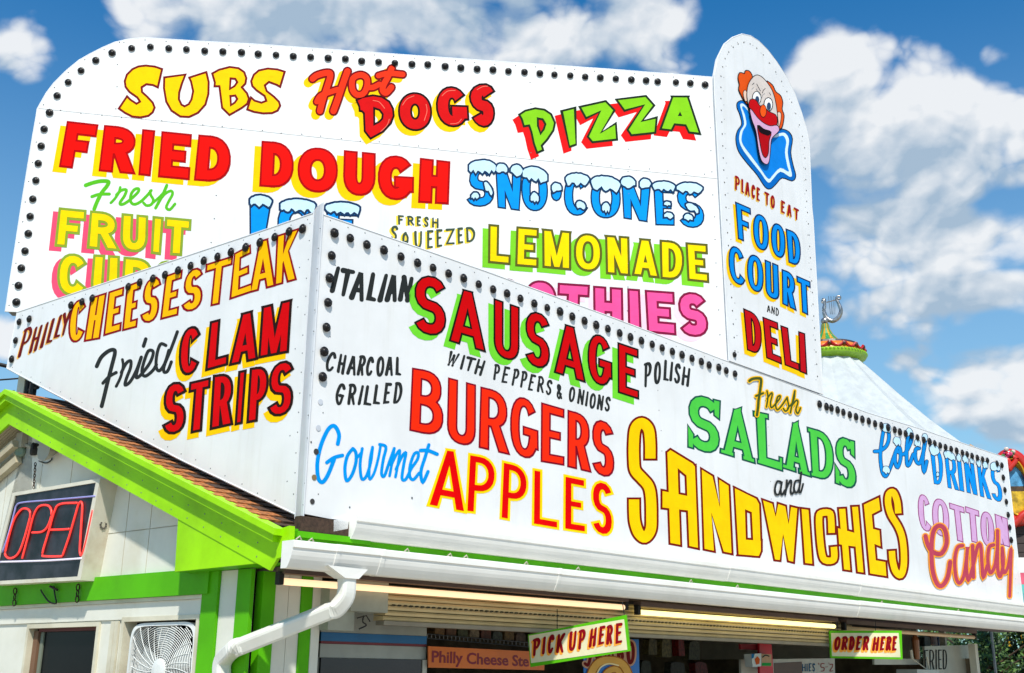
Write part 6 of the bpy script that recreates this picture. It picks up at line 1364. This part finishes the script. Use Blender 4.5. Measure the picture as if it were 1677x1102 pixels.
for nm, z0_, z1_, col in (('sky_picture', .02, .6, (96, 170, 220)), ('rock_picture', -.08, .02, (96, 70, 44)), ('sand_picture', -.6, -.08, (228, 186, 40))):
    P_ = [(x, z) for x, z in [(.26*math.cos(2*math.pi*k_/40), .58*math.sin(2*math.pi*k_/40)) for k_ in range(40)] if z0_-.01 <= z <= z1_+.01]
    P_ = hull(P_+[(math.copysign(.26*math.sqrt(max(0, 1-(zz/.58)**2)), s_), zz) for zz in (z0_, z1_) if abs(zz) < .58 for s_ in (-1, 1)])
    mb = MB(); mb.prism([cc+PR.d*x+Z*z+PR.n*.0 for x, z in P_], [cc+PR.d*x+Z*z-PR.n*.03 for x, z in P_]); mb.build(nm, mat('ride_'+nm, col, var=.25, scale=6, rough=.3), rd_)
hp = lambda x, y, o=0.: PR.at(*rp('P', x, y), o)
mb = MB(); mb.tube(smooth_pts([tuple(hp(*p, .1)) for p in ((1140, 470), (1165, 530), (1150, 545), (1190, 500), (1205, 470), (1180, 460))], 4), .055, 8); mb.build('red_scroll', MATS['ride_red'], rd_, smooth=True)
mb = MB(); mb.tube(smooth_pts([tuple(hp(*p, .08)) for p in ((1180, 930), (1215, 900), (1240, 870), (1290, 840))], 4), .08, 8); mb.build('red_scroll', MATS['ride_red'], rd_, smooth=True)
mb = MB(); mb.tube(smooth_pts([tuple(hp(*p, .02)) for p in ((1205, 505), (1225, 520), (1262, 560), (1310, 640))], 4), .06, 7); mb.build('gold_scroll', M_GOLD, rd_, smooth=True)
mb = MB(); mb.tube(smooth_pts([tuple(hp(*p, -.04)) for p in ((1200, 490), (1240, 500), (1300, 545))], 4), .07, 7); mb.build('blue_scroll', mat('ride_blue', (20, 70, 150), rough=.4), rd_, smooth=True)
rng = random.Random(4)
for k_ in range(22):
    q = (1150+rng.gauss(0, 20), 435+rng.gauss(0, 15)); mb = MB(); mb.lathe(hp(*q, .05+rng.random()*.1), Vector((rng.uniform(-1, 1), -1, rng.uniform(-.5, 1))), [(.001, .05), (.035, .03), (.05, 0), (.03, -.03)], 7)
    mb.build('flower', [mat('flower_pink', (224, 60, 120)), mat('flower_green', (50, 120, 60)), mat('flower_red', (210, 30, 40)), mat('flower_pale', (220, 200, 190))][k_ % 4], rd_)
mb = MB(); mb.pbox(PR, -.75, 2.5, PR.uv(1680, 990)[1], PR.uv(1680, 858)[1], -.3, -.1); mb.build('front_board', mat('dark_siding', (70, 58, 56), rough=.8, var=.1), rd_)
for k_ in range(8):
    z_ = PR.uv(1680, 858)[1]-.03-k_*.17; mb = MB(); mb.pbox(PR, -.75, 2.5, z_-.155, z_, -.098, -.08); mb.build('siding_board', mat('dark_siding', (70, 58, 56)), rd_)
# striped awning just seen at the right edge
aw = thing('striped_awning', far_pt(1690, 990, 19.), 'white, pink and teal striped awning at the right edge past the sign end', 'awning')
PA = Pl(far_pt(1690, 990, 19.), 95)
for y0_, y1_, c, nm in ((913, 938, (240, 240, 240), 'white'), (938, 957, (226, 92, 120), 'pink'), (957, 972, (96, 190, 180), 'teal'), (972, 990, (90, 170, 176), 'teal_dark')):
    z0_, z1_ = PA.uv(1680, y1_)[1], PA.uv(1680, y0_)[1]; mb = MB(); mb.pbox(PA, -.2, 2.2, z0_+.002, z1_, -.02, .0); mb.build('stripe', mat('awning_'+nm, c, rough=.6), aw)
mb = MB(); mb.tube([PA.w(2.1, 0, -.04), PA.w(2.1, PA.uv(1680, 915)[1], -.04)], .03, 8); mb.build('awning_pole', M_METAL, aw)
# little gold roof peak
gp = thing('gold_peak', far_pt(1591, 760, 26.), 'small gold pointed roof tip showing above the long sign near its right end', 'roof tip')
c = far_pt(1591, 745, 26.); tp_ = far_pt(1591, 727, 26.)
mb = MB(); mb.lathe(c, Z, [(.6, -.6), (.32, -.1), (.13, tp_.z-c.z-.1), (.0, tp_.z-c.z)], 8); mb.build('peak', mat('gold_roof', (206, 150, 50), rough=.5), gp)
mb = MB(); mb.tube([c+Z*-.6, Vector((c.x, c.y, 0))], .03, 8); mb.build('mast', M_METAL, gp)

# ================================================================== TREES beyond the far end
def tree(x, dist, H_, crown_r, nleaf, label, seed, m1):
    rg_ = random.Random(seed); b = far_pt(x, 1150, dist); b = Vector((b.x, b.y, 0))
    root = thing('tree', b, label, 'tree', 'trees beyond the far end of the stand')
    mb = MB(); mb.tube([b, b+Vector((.1, 0, H_*.35)), b+Vector((-.05, .1, H_*.7))], [.08, .06, .03], 8)
    for k_ in range(7):
        a = rg_.random()*6.28; z0_ = H_*rg_.uniform(.25, .6); mb.tube([b+Z*z0_, b+Vector((math.cos(a)*crown_r*.6, math.sin(a)*crown_r*.6, z0_+H_*.18))], [.03, .01], 5)
    mb.build('trunk', mat('bark', (84, 66, 52), rough=.9, bump=.4, bscale=20), root)
    v, f, mi = [], [], []; cl_ = [(rg_.gauss(0, .45)*crown_r, rg_.gauss(0, .45)*crown_r, H_*rg_.uniform(.16, .98), crown_r*rg_.uniform(.22, .42)) for _ in range(26)]
    for k_ in range(nleaf):
        c = cl_[rg_.randrange(26)]; d = Vector((rg_.gauss(0, 1), rg_.gauss(0, 1), rg_.gauss(0, .8))).normalized()*c[3]*rg_.uniform(.55, 1.05)
        p = b+Vector((c[0], c[1], c[2]))+d; s_ = rg_.uniform(.03, .06)*(dist/20)**.8; q1 = Vector((rg_.gauss(0, 1), rg_.gauss(0, 1), rg_.gauss(0, 1))).normalized(); q2 = q1.orthogonal().normalized()
        n0 = len(v); v += [p+q1*s_, p+q2*s_*.6, p-q1*s_, p-q2*s_*.6]; f.append((n0, n0+1, n0+2, n0+3)); mi.append(rg_.randrange(3))
    mk('crown', v, f, m1, root, midx=mi)
LV = [mat('leaf_dark', (44, 74, 34), rough=.6, var=.2), mat('leaf_mid', (62, 98, 42), rough=.6, var=.2), mat('leaf_light', (92, 128, 56), rough=.6, var=.2)]
for i, (x, dist, H_, r_, n, lb) in enumerate(((1625, 27, 3.2, 1.4, 12000, 'dark leafy tree just past the end post of the stand'), (1680, 28, 3.5, 1.3, 12000, 'dark leafy tree at the bottom right corner behind the awning'), (1740, 30, 3.2, 2.2, 7000, 'leafy tree mostly outside the right edge'), (1560, 38, 3.2, 1.8, 5000, 'leafy tree seen through the far end of the stand'))):
    tree(x, dist, H_, r_, n, lb, 20+i, LV)

# ================================================================== CABLES at the left
def wire(pts, r, label):
    mb = MB(); mb.tube(pts, r, 6); tag(mb.build('power_cable', M_CABLE), label, 'cable')
fpw = lambda x, y, d: far_pt(x, y, d)
wire([fpw(-140, 575, 13), fpw(0, 597, 12.6), fpw(13, 600, 12.6)], .022, 'thick black cable entering at the left below the sign end')
wire([fpw(-140, 632, 14), fpw(0, 622, 13.6), fpw(40, 619, 13.6)], .010, 'thin black cable reaching the left sign support')
wire([fpw(-140, 660, 14), fpw(0, 644, 13.4), fpw(24, 640, 13.4)], .010, 'lowest thin black cable running to the roof peak')
mb = MB(); p = apex+fd*.15; mb.tube([p, p+Z*.12], .006, 5); mb.lathe(p+Z*.12, Z, [(.0, 0), (.012, .004), (.0, .012)], 6); tag(mb.build('lightning_rod', M_CABLE), 'short thin metal rod standing on the roof peak', 'rod')
